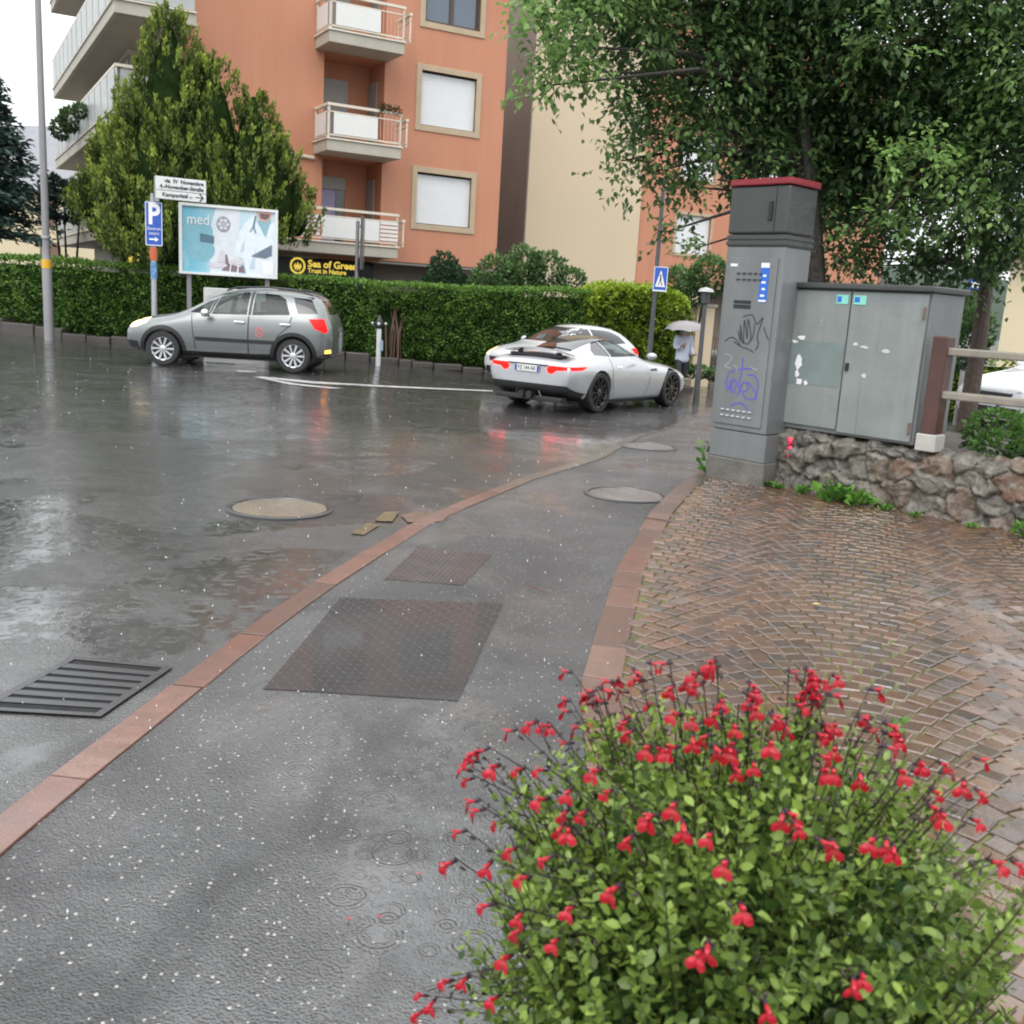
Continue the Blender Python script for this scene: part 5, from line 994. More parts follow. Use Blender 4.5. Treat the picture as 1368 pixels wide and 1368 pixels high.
# ================================================================ flowering shrub in the foreground
L_sal = leafmat('salvia_leaf', (.020, .055, .012), (.36, .50, .10), .26, .35)
m_sst = simple('salvia_stem', (.035, .022, .02), .5, vary=.4); m_gst = simple('green_stem', (.10, .14, .04), .5, vary=.3); m_cal = simple('dark_calyx', (.028, .010, .022), .5)
m_redp, nt, b_ = mat('red_petal'); q = N(nt); q.l(q.mix(q.ramp(q.noise(60, 2), .3, .7), (.26, .002, .010), (.46, .006, .022)), b_.inputs['Base Color']); b_.inputs['Roughness'].default_value = .45; b_.inputs['Subsurface Weight'].default_value = 0
def flowering():
    base = Vector((.415, 1.52, 0)); e = empty('flowering_shrub', loc=base, label='bushy shrub covered in small bright red flowers in the foreground', cat='flowering shrub')
    cen = Vector((.415, 1.50, .50)); rad = Vector((.44, .43, .455))
    def surf(u): # point on the dome; u unit vector
        k = 1+.20*noise.noise(Vector(u)*2.3+Vector((4, 1, 7)))+.09*noise.noise(Vector(u)*5)
        return Vector((cen.x+u[0]*rad.x*k, cen.y+u[1]*rad.y*k, cen.z+u[2]*rad.z*k))
    SP = []; SD = []; SS = []; ST = []; st = MB(); gs = MB(); tips = []
    ns = 620
    for i in range(ns):
        u = Vector(unit(1)[0]); 
        if u.z < -.25: u.z = abs(u.z)*.5; u.normalize()
        tip = surf(u); root = base+Vector((u.x*.10, u.y*.10, .12)); inner = i > 330
        if inner: tip = root.lerp(tip, rng.uniform(.55, .9))
        mid = root.lerp(tip, .5)+Vector((u.x*.04, u.y*.04, .05+rng.normal()*.02)); pts = []
        for k in range(9): t = k/8; pts.append(root*(1-t)**2+mid*2*t*(1-t)+tip*t*t)
        pts = [p-base for p in pts]; (gs if i % 3 else st).tube(pts, [.0035, .003, .003, .0026, .0024, .002, .0018, .0015, .0012], 4, caps=False); tips.append((tip, (pts[-1]-pts[-3]).normalized()))
        L = (tip-root).length; npair = int(L/.020)
        for k in range(npair):
            t = .30+.68*k/npair; j = min(7, int(t*8)); f = t*8-j; p = pts[j].lerp(pts[j+1], f); dd = (pts[j+1]-pts[j]).normalized(); a = k*PI/2+rng.uniform(0, .6); s1 = dd.cross(Vector((.3, .1, 1))).normalized(); s2 = dd.cross(s1)
            for sg in (1, -1):
                dv = (s1*math.cos(a)+s2*math.sin(a))*sg+dd*.5+Vector((0, 0, .1)); sz = rng.uniform(.013, .029)*(1.12-.3*t)
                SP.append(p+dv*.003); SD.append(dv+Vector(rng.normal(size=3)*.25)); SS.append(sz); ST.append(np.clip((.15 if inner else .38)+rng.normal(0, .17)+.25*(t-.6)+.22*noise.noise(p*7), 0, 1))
    n2 = 4200; uu = unit(n2); uu[:, 2] = np.where(uu[:, 2] < -.4, -uu[:, 2], uu[:, 2]); k = rng.uniform(.62, .97, n2)
    for u, kk in zip(uu, k):
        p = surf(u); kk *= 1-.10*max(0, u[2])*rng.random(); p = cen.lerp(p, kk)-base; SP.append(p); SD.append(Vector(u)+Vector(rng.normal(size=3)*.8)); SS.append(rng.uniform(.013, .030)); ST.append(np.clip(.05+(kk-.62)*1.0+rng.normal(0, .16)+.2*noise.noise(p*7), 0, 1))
    # leaves: rounded - two joined fans per leaf built by hand
    P = np.array(SP); D = np.array(SD); D /= np.linalg.norm(D, axis=1)[:, None]; n = len(P); up = rng.normal(size=(n, 3))*.5+[0, 0, 1]; sd = np.cross(D, up); sd /= np.linalg.norm(sd, axis=1)[:, None]; nn = np.cross(sd, D); s = np.array(SS)[:, None]
    prof = [(0, 0, 0), (.28, .27, .06), (.62, .30, .07), (1, 0, -.06), (.62, -.30, .07), (.28, -.27, .06), (.5, 0, -.02)]
    V = np.stack([P+D*s*a+sd*s*b_+nn*s*c_ for a, b_, c_ in prof], 1).reshape(-1, 3); m0 = np.arange(n)*7; F = np.concatenate([np.stack([m0+a, m0+b_, m0+6], 1) for a, b_ in ((0, 1), (1, 2), (2, 3), (3, 4), (4, 5), (5, 0))], 1).reshape(-1, 3)
    me = bpy.data.meshes.new('leaves'); me.vertices.add(len(V)); me.vertices.foreach_set('co', V.ravel()); me.loops.add(F.size); me.loops.foreach_set('vertex_index', F.ravel().astype(np.int32)); me.polygons.add(len(F)); me.polygons.foreach_set('loop_start', np.arange(len(F), dtype=np.int32)*3); me.update(calc_edges=True)
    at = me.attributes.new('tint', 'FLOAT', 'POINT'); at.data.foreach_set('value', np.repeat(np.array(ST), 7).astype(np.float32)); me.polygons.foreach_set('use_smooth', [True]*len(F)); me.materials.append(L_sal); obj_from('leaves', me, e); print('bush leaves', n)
    # a flower: tube, hooded upper lip, broad lobed lower lip; calyx as its child.  x = outward
    def flower_mesh(seed):
        r_ = random.Random(seed); b = MB(); b.tube([(0, 0, 0), (.008, 0, .001), (.013, 0, .001)], [.0022, .003, .004], 8)
        for sg in (1, -1):   # two broad lower lobes
            v = [(.012, 0, -.001), (.015, sg*.006, -.002), (.019, sg*.0115, -.006), (.020, sg*.012, -.012), (.018, sg*.007, -.017), (.016, sg*.0012, -.014), (.0145, 0, -.006), (.0175, sg*.006, -.008)]
            v = [(a+r_.uniform(-.0008, .0008), c_+r_.uniform(-.0008, .0008), d_+r_.uniform(-.001, .001)) for a, c_, d_ in v]; b.add(v, [(0, 1, 7, 6), (1, 2, 7), (2, 3, 7), (3, 4, 7), (4, 5, 7), (5, 6, 7)])
        b.add([(.011, -.003, .002), (.011, .003, .002), (.018, .003, .006), (.018, -.003, .006), (.021, 0, .005), (.015, 0, .0075)], [(0, 3, 5), (3, 4, 5), (4, 2, 5), (2, 1, 5), (1, 0, 5)])
        cmesh = MB().tube([(-.009, 0, 0), (-.005, 0, 0), (.001, 0, .0005), (.004, 0, .0005)], [.0008, .0032, .0036, .0042], 8)
        f_ = b.build('flower', m_redp, None); c_ = cmesh.build('calyx', m_cal, None, smooth=True); f_.data.transform(Matrix.Scale(r_.uniform(1.0, 1.2), 4)); return f_, c_
    protos = [flower_mesh(s_) for s_ in (1, 2, 3)]
    # where the flowers sit: pixels of the photo, projected on the dome's near surface
    spots = [(770,915),(795,935),(770,955),(828,915),(850,905),(872,903),(840,935),(862,925),(815,955),(800,975),(880,955),(850,985),(880,1008),(725,978),(745,990),(693,983),(640,1040),(657,1022),(683,1040),(712,1042),(733,1035),(635,1120),(655,1090),(680,1105),(625,1160),(665,1155),(692,1135),(742,1085),(775,1068),(757,1110),(740,1150),
             (935,910),(960,912),(940,930),(1000,930),(968,945),(1005,945),(1060,945),(1080,940),(930,1005),(910,1010),(973,1005),(978,1025),(1000,1030),(1095,975),(1110,980),(1085,985),(1105,1010),(1090,1035),(1100,1045),(1140,1045),(1170,990),(1200,1000),(1195,1045),(1215,1035),(1245,1030),(1240,1060),(1270,1060),(1290,1068),(1297,1022),(1310,1168),(1335,1158),
             (905,1088),(915,1115),(852,1135),(975,1155),(838,1190),(880,1100),(1050,1095),(1058,1115),(1085,1135),(1105,1132),(1165,1135),(1180,1140),(948,1260),(940,1270),(993,1212),(1145,1300),(1135,1305),(755,1258),(705,1240),(708,1225),(680,1210),(700,1275),(685,1335),(640,1305),(625,1308),(605,1335),(585,1330),(580,1350),(772,1215),(950,1130),(720,1180),(1020,1330)]
    bv = BVHTree.FromPolygons([tuple(surf(Vector((math.sin(a)*math.cos(t), math.sin(a)*math.sin(t), math.cos(a))))) for a in [PI*i/24 for i in range(25)] for t in [2*PI*k/36 for k in range(36)]], [(i*36+k, (i+1)*36+k, (i+1)*36+(k+1) % 36, i*36+(k+1) % 36) for i in range(24) for k in range(36)])
    EXL = []; loose = []; r6 = np.random.default_rng(5)
    for _ in range(66):
        t = r6.random(); px_ = 640+t*640; top = 1130-560*max(0, 1-((px_-960)/370)**2)**.5*.40; spots.append((px_, top+r6.exponential(60)+r6.normal()*14))
    for i, (x, y) in enumerate(spots):
        d = ray(x, y).normalized(); hit, nrm, _, dist = bv.ray_cast(EYE, d)
        if hit is None:
            best = min((bv.find_nearest(EYE+d*t_) for t_ in [1.0+.05*k for k in range(20)]), key=lambda q_: q_[3]); t_ = (best[0]-EYE).dot(d); hit = EYE+d*t_; nrm = (hit-cen).normalized()
        out = (nrm*.6+(hit-cen).normalized()*.4); p = hit+out*rng.uniform(.005, .035)
        root = cen+(hit-cen)*.74+Vector(rng.normal(size=3)*.012); mid = (root+p)/2+Vector((0, 0, .012))+Vector(rng.normal(size=3)*.012)
        for k in range(26):
            pp = root.lerp(p, rng.uniform(-.1, .62))-base+Vector(rng.normal(size=3)*.006); EXL.append((pp, Vector(rng.normal(size=3))+Vector((0, 0, .5)), rng.uniform(.010, .022), np.clip(.6+rng.normal(0, .2), 0, 1))); st.tube([root-base, mid-base, p-base+Vector((0, 0, .008))], [.0016, .0013, .001], 4, caps=False)
        fm, cm = protos[i % 3]
        if i < 3: f_ = fm; c_ = cm
        else:
            f_ = fm.copy(); C.objects.link(f_); c_ = cm.copy(); C.objects.link(c_)
        hx = (Vector((out.x, out.y, 0))+Vector((-.2, -.9, 0))*rng.uniform(.2, 1)+Vector((rng.normal()*.4, 0, 0))).normalized(); X_ = (hx+Vector((0, 0, rng.uniform(-.35, .15)))).normalized(); Y_ = Vector((0, 0, 1)).cross(X_).normalized(); Z_ = X_.cross(Y_)
        M = Matrix((X_, Y_, Z_)).transposed().to_4x4(); M = M @ Matrix.Scale(rng.uniform(.80, 1.05), 4); M.translation = p-base
        f_.parent = e; f_.matrix_local = M; c_.parent = f_; c_.matrix_local = Matrix.Identity(4)
        if i >= 98: loose.append((f_, c_))
        # spent calyces along the stalk
        for k in range(3):
            pp = root.lerp(p, .45+.2*k)-base; a = rng.uniform(0, 6); dv = Vector((math.cos(a), math.sin(a), .6))*.011; st.tube([pp, pp+dv*.6, pp+dv], [.0008, .0028, .0022], 5)
    leafmesh('young_leaves', [tuple(x[0]) for x in EXL], [tuple(x[1].normalized()) for x in EXL], np.array([x[2] for x in EXL]), .62, np.array([x[3] for x in EXL]), L_sal, e)
    bpy.context.view_layer.update(); B_ = [MB(), MB()]
    for pair in loose:
        ml = pair[0].matrix_local.copy()
        for k in (0, 1): B_[k].add([v.co for v in pair[k].data.vertices], [tuple(p.vertices) for p in pair[k].data.polygons], ml)
        for o_ in pair[::-1]: bpy.data.objects.remove(o_, do_unlink=True)
    fo = B_[0].build('small_flowers', m_redp, e); tag(fo, kind='stuff'); fc = B_[1].build('calyces', m_cal, fo); tag(fc, kind='stuff')
    st.build('dark_stems', m_sst, e); gs.build('green_stems', m_gst, e)
flowering()
# ================================================================ cars
def paint(name, col, metal=.0, rough=.3):
    m, nt, b = mat(name); b.inputs['Base Color'].default_value = (*col, 1); b.inputs['Metallic'].default_value = metal; b.inputs['Roughness'].default_value = rough; b.inputs['Coat Weight'].default_value = 1; b.inputs['Coat Roughness'].default_value = .06
    q = N(nt); q.l(q.bump(q.noise(90, 2), .12, .002), b.inputs['Coat Normal']); q.l(q.ramp(q.noise(3, 4), .3, .7, rough*.85, rough*1.2), b.inputs['Roughness']); return m
m_silver = paint('silver_green_car_paint', (.165, .18, .178), .55, .36); m_white_car = paint('white_car_paint', (.52, .53, .54), 0, .35); m_whites = paint('pearl_white_car_paint', (.43, .44, .46), .3, .33)
m_tyre = simple('wet_tyre', (.018, .018, .019), .45, bump=.003); m_rim = simple('silver_alloy', (.58, .59, .60), .28, metal=.75, vary=.05); m_rimd = simple('black_alloy', (.022, .022, .025), .25, coat=.5); m_trim = simple('black_trim', (.018, .018, .02), .45, vary=.2)
m_cglass = glassy('tinted_glass', (.02, .028, .028), .03, alpha=.35); m_dglass = glassy('dark_glass', (.012, .013, .014), .04); m_chrome = simple('chrome', (.75, .76, .77), .12, metal=1, vary=.03); m_int = simple('dark_interior', (.03, .03, .033), .8)
m_red = simple('lit_tail_lamp', (.2, .002, .002), .5, emis=7, ecol=(1, .004, .002), spec=.1); m_redd = simple('red_lamp_lens', (.20, .004, .004), .35, emis=1.6, ecol=(1, .006, .003), spec=.25); m_head = simple('lit_headlamp', (.75, .66, .45), .15, emis=3, ecol=(1, .74, .34), coat=.8); m_amber = simple('lit_indicator', (.8, .35, .05), .3, emis=5, ecol=(1, .34, .05)); m_lens = simple('clear_lamp_lens', (.45, .46, .47), .12, metal=.4, coat=.8)
m_plate = simple('number_plate', (.68, .69, .68), .4, vary=.03); m_pblue = simple('plate_blue', (.03, .08, .35), .4)
def ring_pts(st):
    x, zb, zs, zt, wb, ws, wt, cr = st; zm = (zb+zs)/2+.02; half = [(0, zb), (wb-.10, zb), (wb, zb+.10), (ws, zm), (ws*.985, zs), (wt, zt-cr), (wt*.6, zt-cr*.3), (0, zt)]
    return [(x, -y, z) for y, z in half]+[(x, y, z) for y, z in half[-2:0:-1]]
def loft(stations, sub=2, caps=True):
    vs = []; fs = []; n = 14
    for st in stations: vs += ring_pts(st)
    for i in range(len(stations)-1):
        for k in range(n): fs.append((i*n+k, (i+1)*n+k, (i+1)*n+(k+1) % n, i*n+(k+1) % n))
    if caps:
        for base, rev in ((0, False), ((len(stations)-1)*n, True)):
            # close with quads pairing left/right points
            L_ = [base+k for k in range(8)]; R_ = [base+0]+[base+13-k for k in range(6)]+[base+7]
            for k in range(7):
                f = [L_[k], L_[k+1], R_[k+1], R_[k]]; f = list(dict.fromkeys(f)); fs.append(tuple(f if not rev else f[::-1]))
    mb = MB().add(vs, fs); o = mb.build('tmp', m_trim); s = o.modifiers.new('s', 'SUBSURF'); s.levels = sub; s.render_levels = sub; return evalmesh(o)
def boolean(me, cutters, mats_):
    o = obj_from('tmpb', me); cs = []
    for c in cutters:
        c_ = c.build('cut', m_trim); cs.append(c_); md = o.modifiers.new('b', 'BOOLEAN'); md.operation = 'DIFFERENCE'; md.solver = 'EXACT'; md.object = c_
    r_ = evalmesh(o); 
    for c_ in cs: bpy.data.objects.remove(c_, do_unlink=True)
    return r_
def car(name, label, cat, M, stations, paintm, spec, group=None):
    e = empty(name, M=M, label=label, cat=cat, group=group); L = stations[-1][0]
    outer = loft(stations); bvh = BVHTree.FromPolygons([tuple(v.co) for v in outer.vertices], [tuple(p.vertices) for p in outer.polygons])
    def cast(axis, a, b_):
        o_, d_ = {'L': ((a, -3, b_), (0, 1, 0)), 'R': ((a, 3, b_), (0, -1, 0)), 'F': ((-3, a, b_), (1, 0, 0)), 'B': ((L+3, a, b_), (-1, 0, 0)), 'T': ((a, b_, 4), (0, 0, -1))}[axis]
        h, nn, _, _ = bvh.ray_cast(Vector(o_), Vector(d_)); return (h, nn) if h is not None else (None, None)
    def patch(nm, axis, poly, m, par, off=.004, st=.05, fallback=None):
        dens = []
        for i, p in enumerate(poly):
            q_ = poly[(i+1) % len(poly)]; l = math.dist(p, q_); n = max(1, int(l/st)); dens += [(p[0]+(q_[0]-p[0])*k/n, p[1]+(q_[1]-p[1])*k/n) for k in range(n)]
        xs = [p[0] for p in dens]; ys = [p[1] for p in dens]; pts = [Vector(p) for p in dens]; nb = len(pts)
        gx = np.arange(min(xs)+st/2, max(xs), st); gy = np.arange(min(ys)+st/2, max(ys), st)
        for a in gx:
            for b_ in gy:
                if inside(a, b_, dens) and min(math.hypot(a-p[0], b_-p[1]) for p in dens) > st*.4: pts.append(Vector((a, b_)))
        V, _, F_, *_r = geometry.delaunay_2d_cdt(pts, [(i, (i+1) % nb) for i in range(nb)], [list(range(nb))], 1, 1e-5)
        vs_ = []; last = None
        for v in V:
            h, nn = cast(axis, v.x, v.y)
            if h is None: h, nn = None, None
            vs_.append((h, nn, v))
        good = [t for t in vs_ if t[0] is not None]
        if not good: return None
        out = []
        for h, nn, v in vs_:
            if h is None:
                g_ = min(good, key=lambda t: (t[2]-v).length); h, nn = g_[0], g_[1]
            if nn.dot({'L': Vector((0, -1, 0)), 'R': Vector((0, 1, 0)), 'F': Vector((-1, 0, 0)), 'B': Vector((1, 0, 0)), 'T': Vector((0, 0, 1))}[axis]) < 0: nn = -nn
            out.append(h+nn*off)
        return MB().add(out, [tuple(f) for f in F_]).build(nm, m, par, smooth=True)
    # body with wheel arches, cabin and window openings cut out
    cut = []
    for x, r_ in ((spec['xf'], spec['rw']+spec.get('gap', .055)), (spec['xr'], spec['rw']+spec.get('gap', .055))):
        for sg in (1, -1):
            c = MB(); c.lathe([(r_, 0), (r_, .42)], 40, Matrix.Translation((x, sg*(spec['W']/2-.36) if sg > 0 else -spec['W']/2-.06, spec['rw'])) @ Matrix.Rotation(-PI/2, 4, 'X')); cut.append(c)
    if spec.get('hollow'):
        cab = spec['cabin']; vs = []; 
        for st in cab:     # (x, z0, zbelt, ztop, wbelt, wtop)
            x, z0, zb, zt, wb, wt = st; vs += [(x, -wb, z0), (x, -wb, zb), (x, -wt, zt), (x, wt, zt), (x, wb, zb), (x, wb, z0)]
        fs = [(i*6+k, (i+1)*6+k, (i+1)*6+(k+1) % 6, i*6+(k+1) % 6) for i in range(len(cab)-1) for k in range(6)]+[tuple(range(5, -1, -1)), tuple((len(cab)-1)*6+k for k in range(6))]
        cut.append(MB().add(vs, fs))
        for w_ in spec['side']: cut.append(MB().prism([(x, z) for x, z in w_['poly']], -1.2, 1.2, Matrix(((1, 0, 0, 0), (0, 0, -1, 0), (0, 1, 0, 0), (0, 0, 0, 1)))))
        for key, x0, x1 in (('front', spec['fx'][0], spec['fx'][1]), ('rear', spec['rx'][0], spec['rx'][1])):
            cut.append(MB().prism(spec[key], x0, x1, Matrix(((0, 0, 1, 0), (1, 0, 0, 0), (0, 1, 0, 0), (0, 0, 0, 1)))))
    body = boolean(outer.copy(), cut, None); body.materials.clear(); body.materials.append(paintm)
    bo = obj_from('body', body, e); smooth_by_angle(body, 35)
    for w_ in spec['side']:
        for ax in 'LR': patch(w_['name'], ax, w_['poly'], w_.get('m', m_cglass), e, -.012 if spec.get('hollow') else .003)
        if w_.get('frame'):
            pass
    patch('windscreen', 'F', spec['front'], spec.get('fm', m_cglass), e, -.012 if spec.get('hollow') else .003); patch('rear_window', 'B', spec['rear'], spec.get('rm', m_dglass), e, -.01 if spec.get('hollow') else .003)
    # wheels
    rw = spec['rw']; rr_ = spec['rim']; w2 = spec.get('ww', .205)
    ty = MB().lathe([(rr_, -.0), (rw*.93, -.0), (rw, .025), (rw, w2-.025), (rw*.93, w2), (rr_, w2)], 40, close=True)
    wb_ = MB(); wb_.lathe([(rr_-.003, .005), (rr_-.003, .02), (rr_-.022, .035), (rr_-.022, w2-.01), (rr_-.003, w2-.01)], 40, close=True); wb_.lathe([(.06, .018), (.05, .012), (.002, .010)], 16); wb_.lathe([(rr_-.03, .12), (.03, .12)], 24)
    ns = spec['spokes']
    for k in range(ns):
        a = 2*PI*k/ns; Mx = Matrix.Rotation(a, 4, 'Z'); w0, w1 = spec['sw']
        wb_.add([(.03, -w0, .022), (rr_-.01, -w1, .014), (rr_-.01, w1, .014), (.03, w0, .022), (.03, -w0, .05), (rr_-.01, -w1, .045), (rr_-.01, w1, .045), (.03, w0, .05)], [(3, 2, 1, 0), (4, 5, 6, 7), (0, 1, 5, 4), (1, 2, 6, 5), (2, 3, 7, 6), (3, 0, 4, 7)], Mx)
    back = MB().lathe([(rr_-.03, .06), (.01, .06)], 24)
    tr = spec['W']/2-.025
    first = None
    for x in (spec['xf'], spec['xr']):
        for sg in (-1, 1):
            Mw = Matrix.Translation((x, sg*tr, rw)) @ Matrix.Rotation(-PI/2*(1 if sg < 0 else -1), 4, 'X')
            if first is None:
                w_ = wb_.build('wheel', spec['rimm'], e, smooth=True); t_ = ty.build('tyre', m_tyre, w_, smooth=True); bd = back.build('brake_disc', m_trim, w_); first = w_
            else: w_ = copy_tree(first, e)
            w_.matrix_local = Mw
    # inner wheel housings and floor
    b = MB(); b.box(spec['xf']-.3, spec['xr']+.3, -spec['W']/2+.26, spec['W']/2-.26, stations[4][1]-.015, stations[4][1]+.22); b.build('underbody', m_trim, e)
    return e, patch, cast, L
def offset_poly(poly, d):
    cx = sum(p[0] for p in poly)/len(poly); cy = sum(p[1] for p in poly)/len(poly); return [(cx+(x-cx)*(1+d), cy+(y-cy)*(1+d)) for x, y in poly]
def arc_patch(patch, ax, cx, cz, r0, r1, a0, a1, m, par, nm, off=.012, n=18):
    o = [(cx+math.cos(a0+(a1-a0)*k/n)*r1, cz+math.sin(a0+(a1-a0)*k/n)*r1) for k in range(n+1)]; i = [(cx+math.cos(a0+(a1-a0)*k/n)*r0, cz+math.sin(a0+(a1-a0)*k/n)*r0) for k in range(n+1)]
    return patch(nm, ax, o+i[::-1], m, par, off, .06)
def numberplate(e, patch, ax, zc, yc, txt, L, cast, w_=.26, h=.055, tilt=None):
    h0, n0 = cast(ax, yc, zc); sg = -1 if ax == 'F' else 1; x = h0.x+sg*.02
    o = MB().box(x-.006, x+.006, yc-w_, yc+w_, zc-h, zc+h).build('number_plate', m_plate, e, bevel=.004)
    b = MB(); 
    for s in (1, -1): b.box(x-.008, x+.008, yc+s*(w_-.045) if s < 0 else yc+w_-.045, yc-w_+.0 if s < 0 else yc+w_-.002, zc-h+.003, zc+h-.003)
    b.build('blue_band', m_pblue, o)
    Mx = Matrix.Translation((x+sg*.009, yc, zc)) @ Matrix.Rotation(PI/2*sg, 4, 'Z') @ FACE
    text(txt, .095, m_ink, o, Mx, ext=.0005, sx=.9, bold=.001); return o
# ---- silver compact crossover
ST1 = [(.0, .36, .58, .70, .50, .56, .44, .03), (.07, .27, .66, .80, .70, .74, .58, .04), (.40, .22, .76, .93, .80, .845, .66, .06), (.85, .20, .85, 1.01, .83, .865, .68, .06), (1.12, .20, .90, 1.07, .83, .87, .70, .05), (1.55, .20, .94, 1.34, .83, .872, .62, .06), (1.95, .20, .96, 1.53, .83, .875, .575, .07), (2.6, .20, .98, 1.585, .83, .875, .57, .07), (3.25, .20, 1.0, 1.565, .83, .87, .55, .07), (3.68, .22, 1.02, 1.50, .82, .86, .53, .07), (3.82, .26, 1.02, 1.38, .78, .82, .54, .06), (3.92, .28, 1.0, 1.13, .72, .77, .58, .04), (3.99, .32, .86, .98, .64, .70, .58, .04), (4.03, .36, .70, .80, .54, .60, .50, .04)]
side1 = [dict(name='quarter_window', poly=[(1.30, 1.04), (1.66, 1.27), (1.76, 1.30), (1.66, 1.03)]), dict(name='front_door_window', poly=[(1.73, 1.03), (1.86, 1.36), (2.02, 1.44), (2.42, 1.475), (2.40, 1.05)]), dict(name='rear_door_window', poly=[(2.50, 1.05), (2.52, 1.475), (2.95, 1.455), (3.10, 1.38), (3.22, 1.09)], m=m_cglass), dict(name='rear_quarter_window', poly=[(3.37, 1.12), (3.24, 1.42), (3.58, 1.405), (3.74, 1.14)], m=m_dglass)]
spec1 = dict(W=1.76, xf=.80, xr=3.30, rw=.325, rim=.225, spokes=10, sw=(.012, .022), rimm=m_rim, hollow=True, side=side1, front=[(-.62, 1.09), (.62, 1.09), (.50, 1.46), (-.50, 1.46)], fx=(1.0, 2.1), rear=[(-.50, 1.13), (.50, 1.13), (.43, 1.38), (-.43, 1.38)], rx=(3.5, 4.3),
   cabin=[(1.28, .42, 1.0, 1.03, .76, .55), (1.95, .42, 1.0, 1.44, .78, .51), (2.6, .42, 1.0, 1.50, .78, .51), (3.6, .6, 1.02, 1.44, .76, .48), (3.85, .9, 1.05, 1.20, .70, .5)])
Mc = Matrix.Translation((-7.66, 20.47, 0))
e, patch, cast, L = car('car', 'silver compact hatchback with lit headlamp driving left past the hedge', 'car', Mc, ST1, m_silver, spec1)
for s_ in side1: # black pillars between the windows
    pass
for ax in 'LR':
    patch('window_pillar', ax, [(2.425, 1.05), (2.44, 1.49), (2.50, 1.49), (2.478, 1.05)], m_trim, e, .004); patch('window_pillar', ax, [(1.675, 1.03), (1.77, 1.30), (1.83, 1.345), (1.71, 1.03)], m_trim, e, .004)
    d1 = patch('door', ax, [(1.45, .40), (1.36, .98), (1.72, 1.005), (2.43, 1.025), (2.43, .32), (1.50, .30)], m_silver, e, .006); d2 = patch('door', ax, [(2.455, .32), (2.455, 1.025), (3.25, 1.06), (3.20, .88), (3.02, .72), (2.90, .50), (2.84, .34)], m_silver, e, .006)
    patch('door_seam', ax, [(1.43, .28), (1.34, .99), (1.355, .99), (1.445, .28)], m_seam, d1, .003, .08); patch('door_seam', ax, [(2.433, .30), (2.433, 1.03), (2.452, 1.03), (2.452, .30)], m_seam, d1, .003, .08)
    s3 = [(3.265, 1.06), (3.215, .87), (3.035, .71), (2.915, .49), (2.86, .33)]; patch('door_seam', ax, s3+[(x-.016, z) for x, z in s3[::-1]], m_seam, d2, .003, .08)
    patch('moulding', ax, [(1.44, .52), (1.42, .59), (2.43, .59), (2.43, .52)], m_trim, d1, .014, .08); patch('moulding', ax, [(2.455, .52), (2.455, .59), (2.95, .59), (2.91, .52)], m_trim, d2, .014, .08)
    patch('sill', ax, [(1.20, .235), (1.2, .31), (2.92, .33), (2.92, .235)], m_trim, e, .010, .08)
    for cx in (.80, 3.30): arc_patch(patch, ax, cx, .325, .375, .445, R(-12), R(192), m_trim, e, 'wheel_arch_trim')
    y = -.895 if ax == 'L' else .895
    for x, d_ in ((2.18, d1), (3.05, d2)): MB().box(x, x+.20, y-.012, y+.012, .895, .925).build('door_handle', m_chrome, d_, bevel=.008)
    mr = MB().ball((1.66, y*1.11, 1.05), .105, 12, (.75, .9, .72)).build('mirror', m_chrome if ax == 'L' else m_silver, e, smooth=True); MB().box(1.64, 1.72, min(y, y*1.05), max(y, y*1.05), .98, 1.03).build('mirror_stalk', m_trim, mr)
    patch('headlamp', ax, [(.13, .69), (.10, .76), (.22, .84), (.50, .90), (.48, .80), (.28, .71)], m_head, e, .006)
    patch('tail_lamp', ax, [(3.58, 1.03), (3.86, 1.05), (3.94, .84), (3.90, .78), (3.70, .86)], m_redd, e, .006)
    patch('front_bumper_trim', ax, [(.04, .32), (.05, .46), (.30, .44), (.34, .26)], m_trim, e, .006); patch('rear_bumper_trim', ax, [(3.74, .28), (3.78, .34), (3.96, .40), (3.98, .33)], m_trim, e, .006)
    patch('rear_indicator', ax, [(3.88, .40), (3.89, .46), (3.98, .475), (3.98, .41)], m_amber, e, .008)  # amber indicator, lit for the orange glow on the rear bumper
    MB().tube([(1.95, y*.62, 1.48), (2.15, y*.61, 1.555), (2.7, y*.61, 1.585), (3.3, y*.61, 1.56), (3.6, y*.60, 1.48)], .016, 8).build('roof_rail', m_trim, e, smooth=True)
for y0 in (-.3,): patch('grille', 'F', [(-.45, .62), (.45, .62), (.48, .72), (-.48, .72)], m_trim, e, .006)
patch('lower_grille', 'F', [(-.5, .34), (.5, .34), (.48, .50), (-.48, .50)], m_trim, e, .006); numberplate(e, patch, 'F', .48, 0, 'EA 271 KT', L, cast)
# round red door logo
dl = MB(); k_ = []
lg = [(2.66+math.cos(2*PI*k/24)*.085, .74+math.sin(2*PI*k/24)*.10) for k in range(24)]; o_ = patch('door_logo', 'L', lg, simple('faded_red_logo', (.42, .14, .14), .4, vary=.3, nscale=30), e, .010, .03)
lg = [(2.66+math.cos(2*PI*k/24)*.055, .74+math.sin(2*PI*k/24)*.068) for k in range(24)]; patch('door_logo_ring', 'L', lg, m_silver, o_, .012, .03); patch('door_logo_bar', 'L', [(2.62, .79), (2.645, .80), (2.70, .69), (2.675, .68)], simple('faded_red_logo_b', (.42, .12, .12), .4), o_, .014, .03)
b = MB()
for y in (-.38, .38):
    b.box(1.95, 2.42, y-.23, y+.23, .45, .62); b.box(2.36, 2.48, y-.22, y+.22, .6, 1.10); b.box(2.38, 2.46, y-.11, y+.11, 1.12, 1.30)
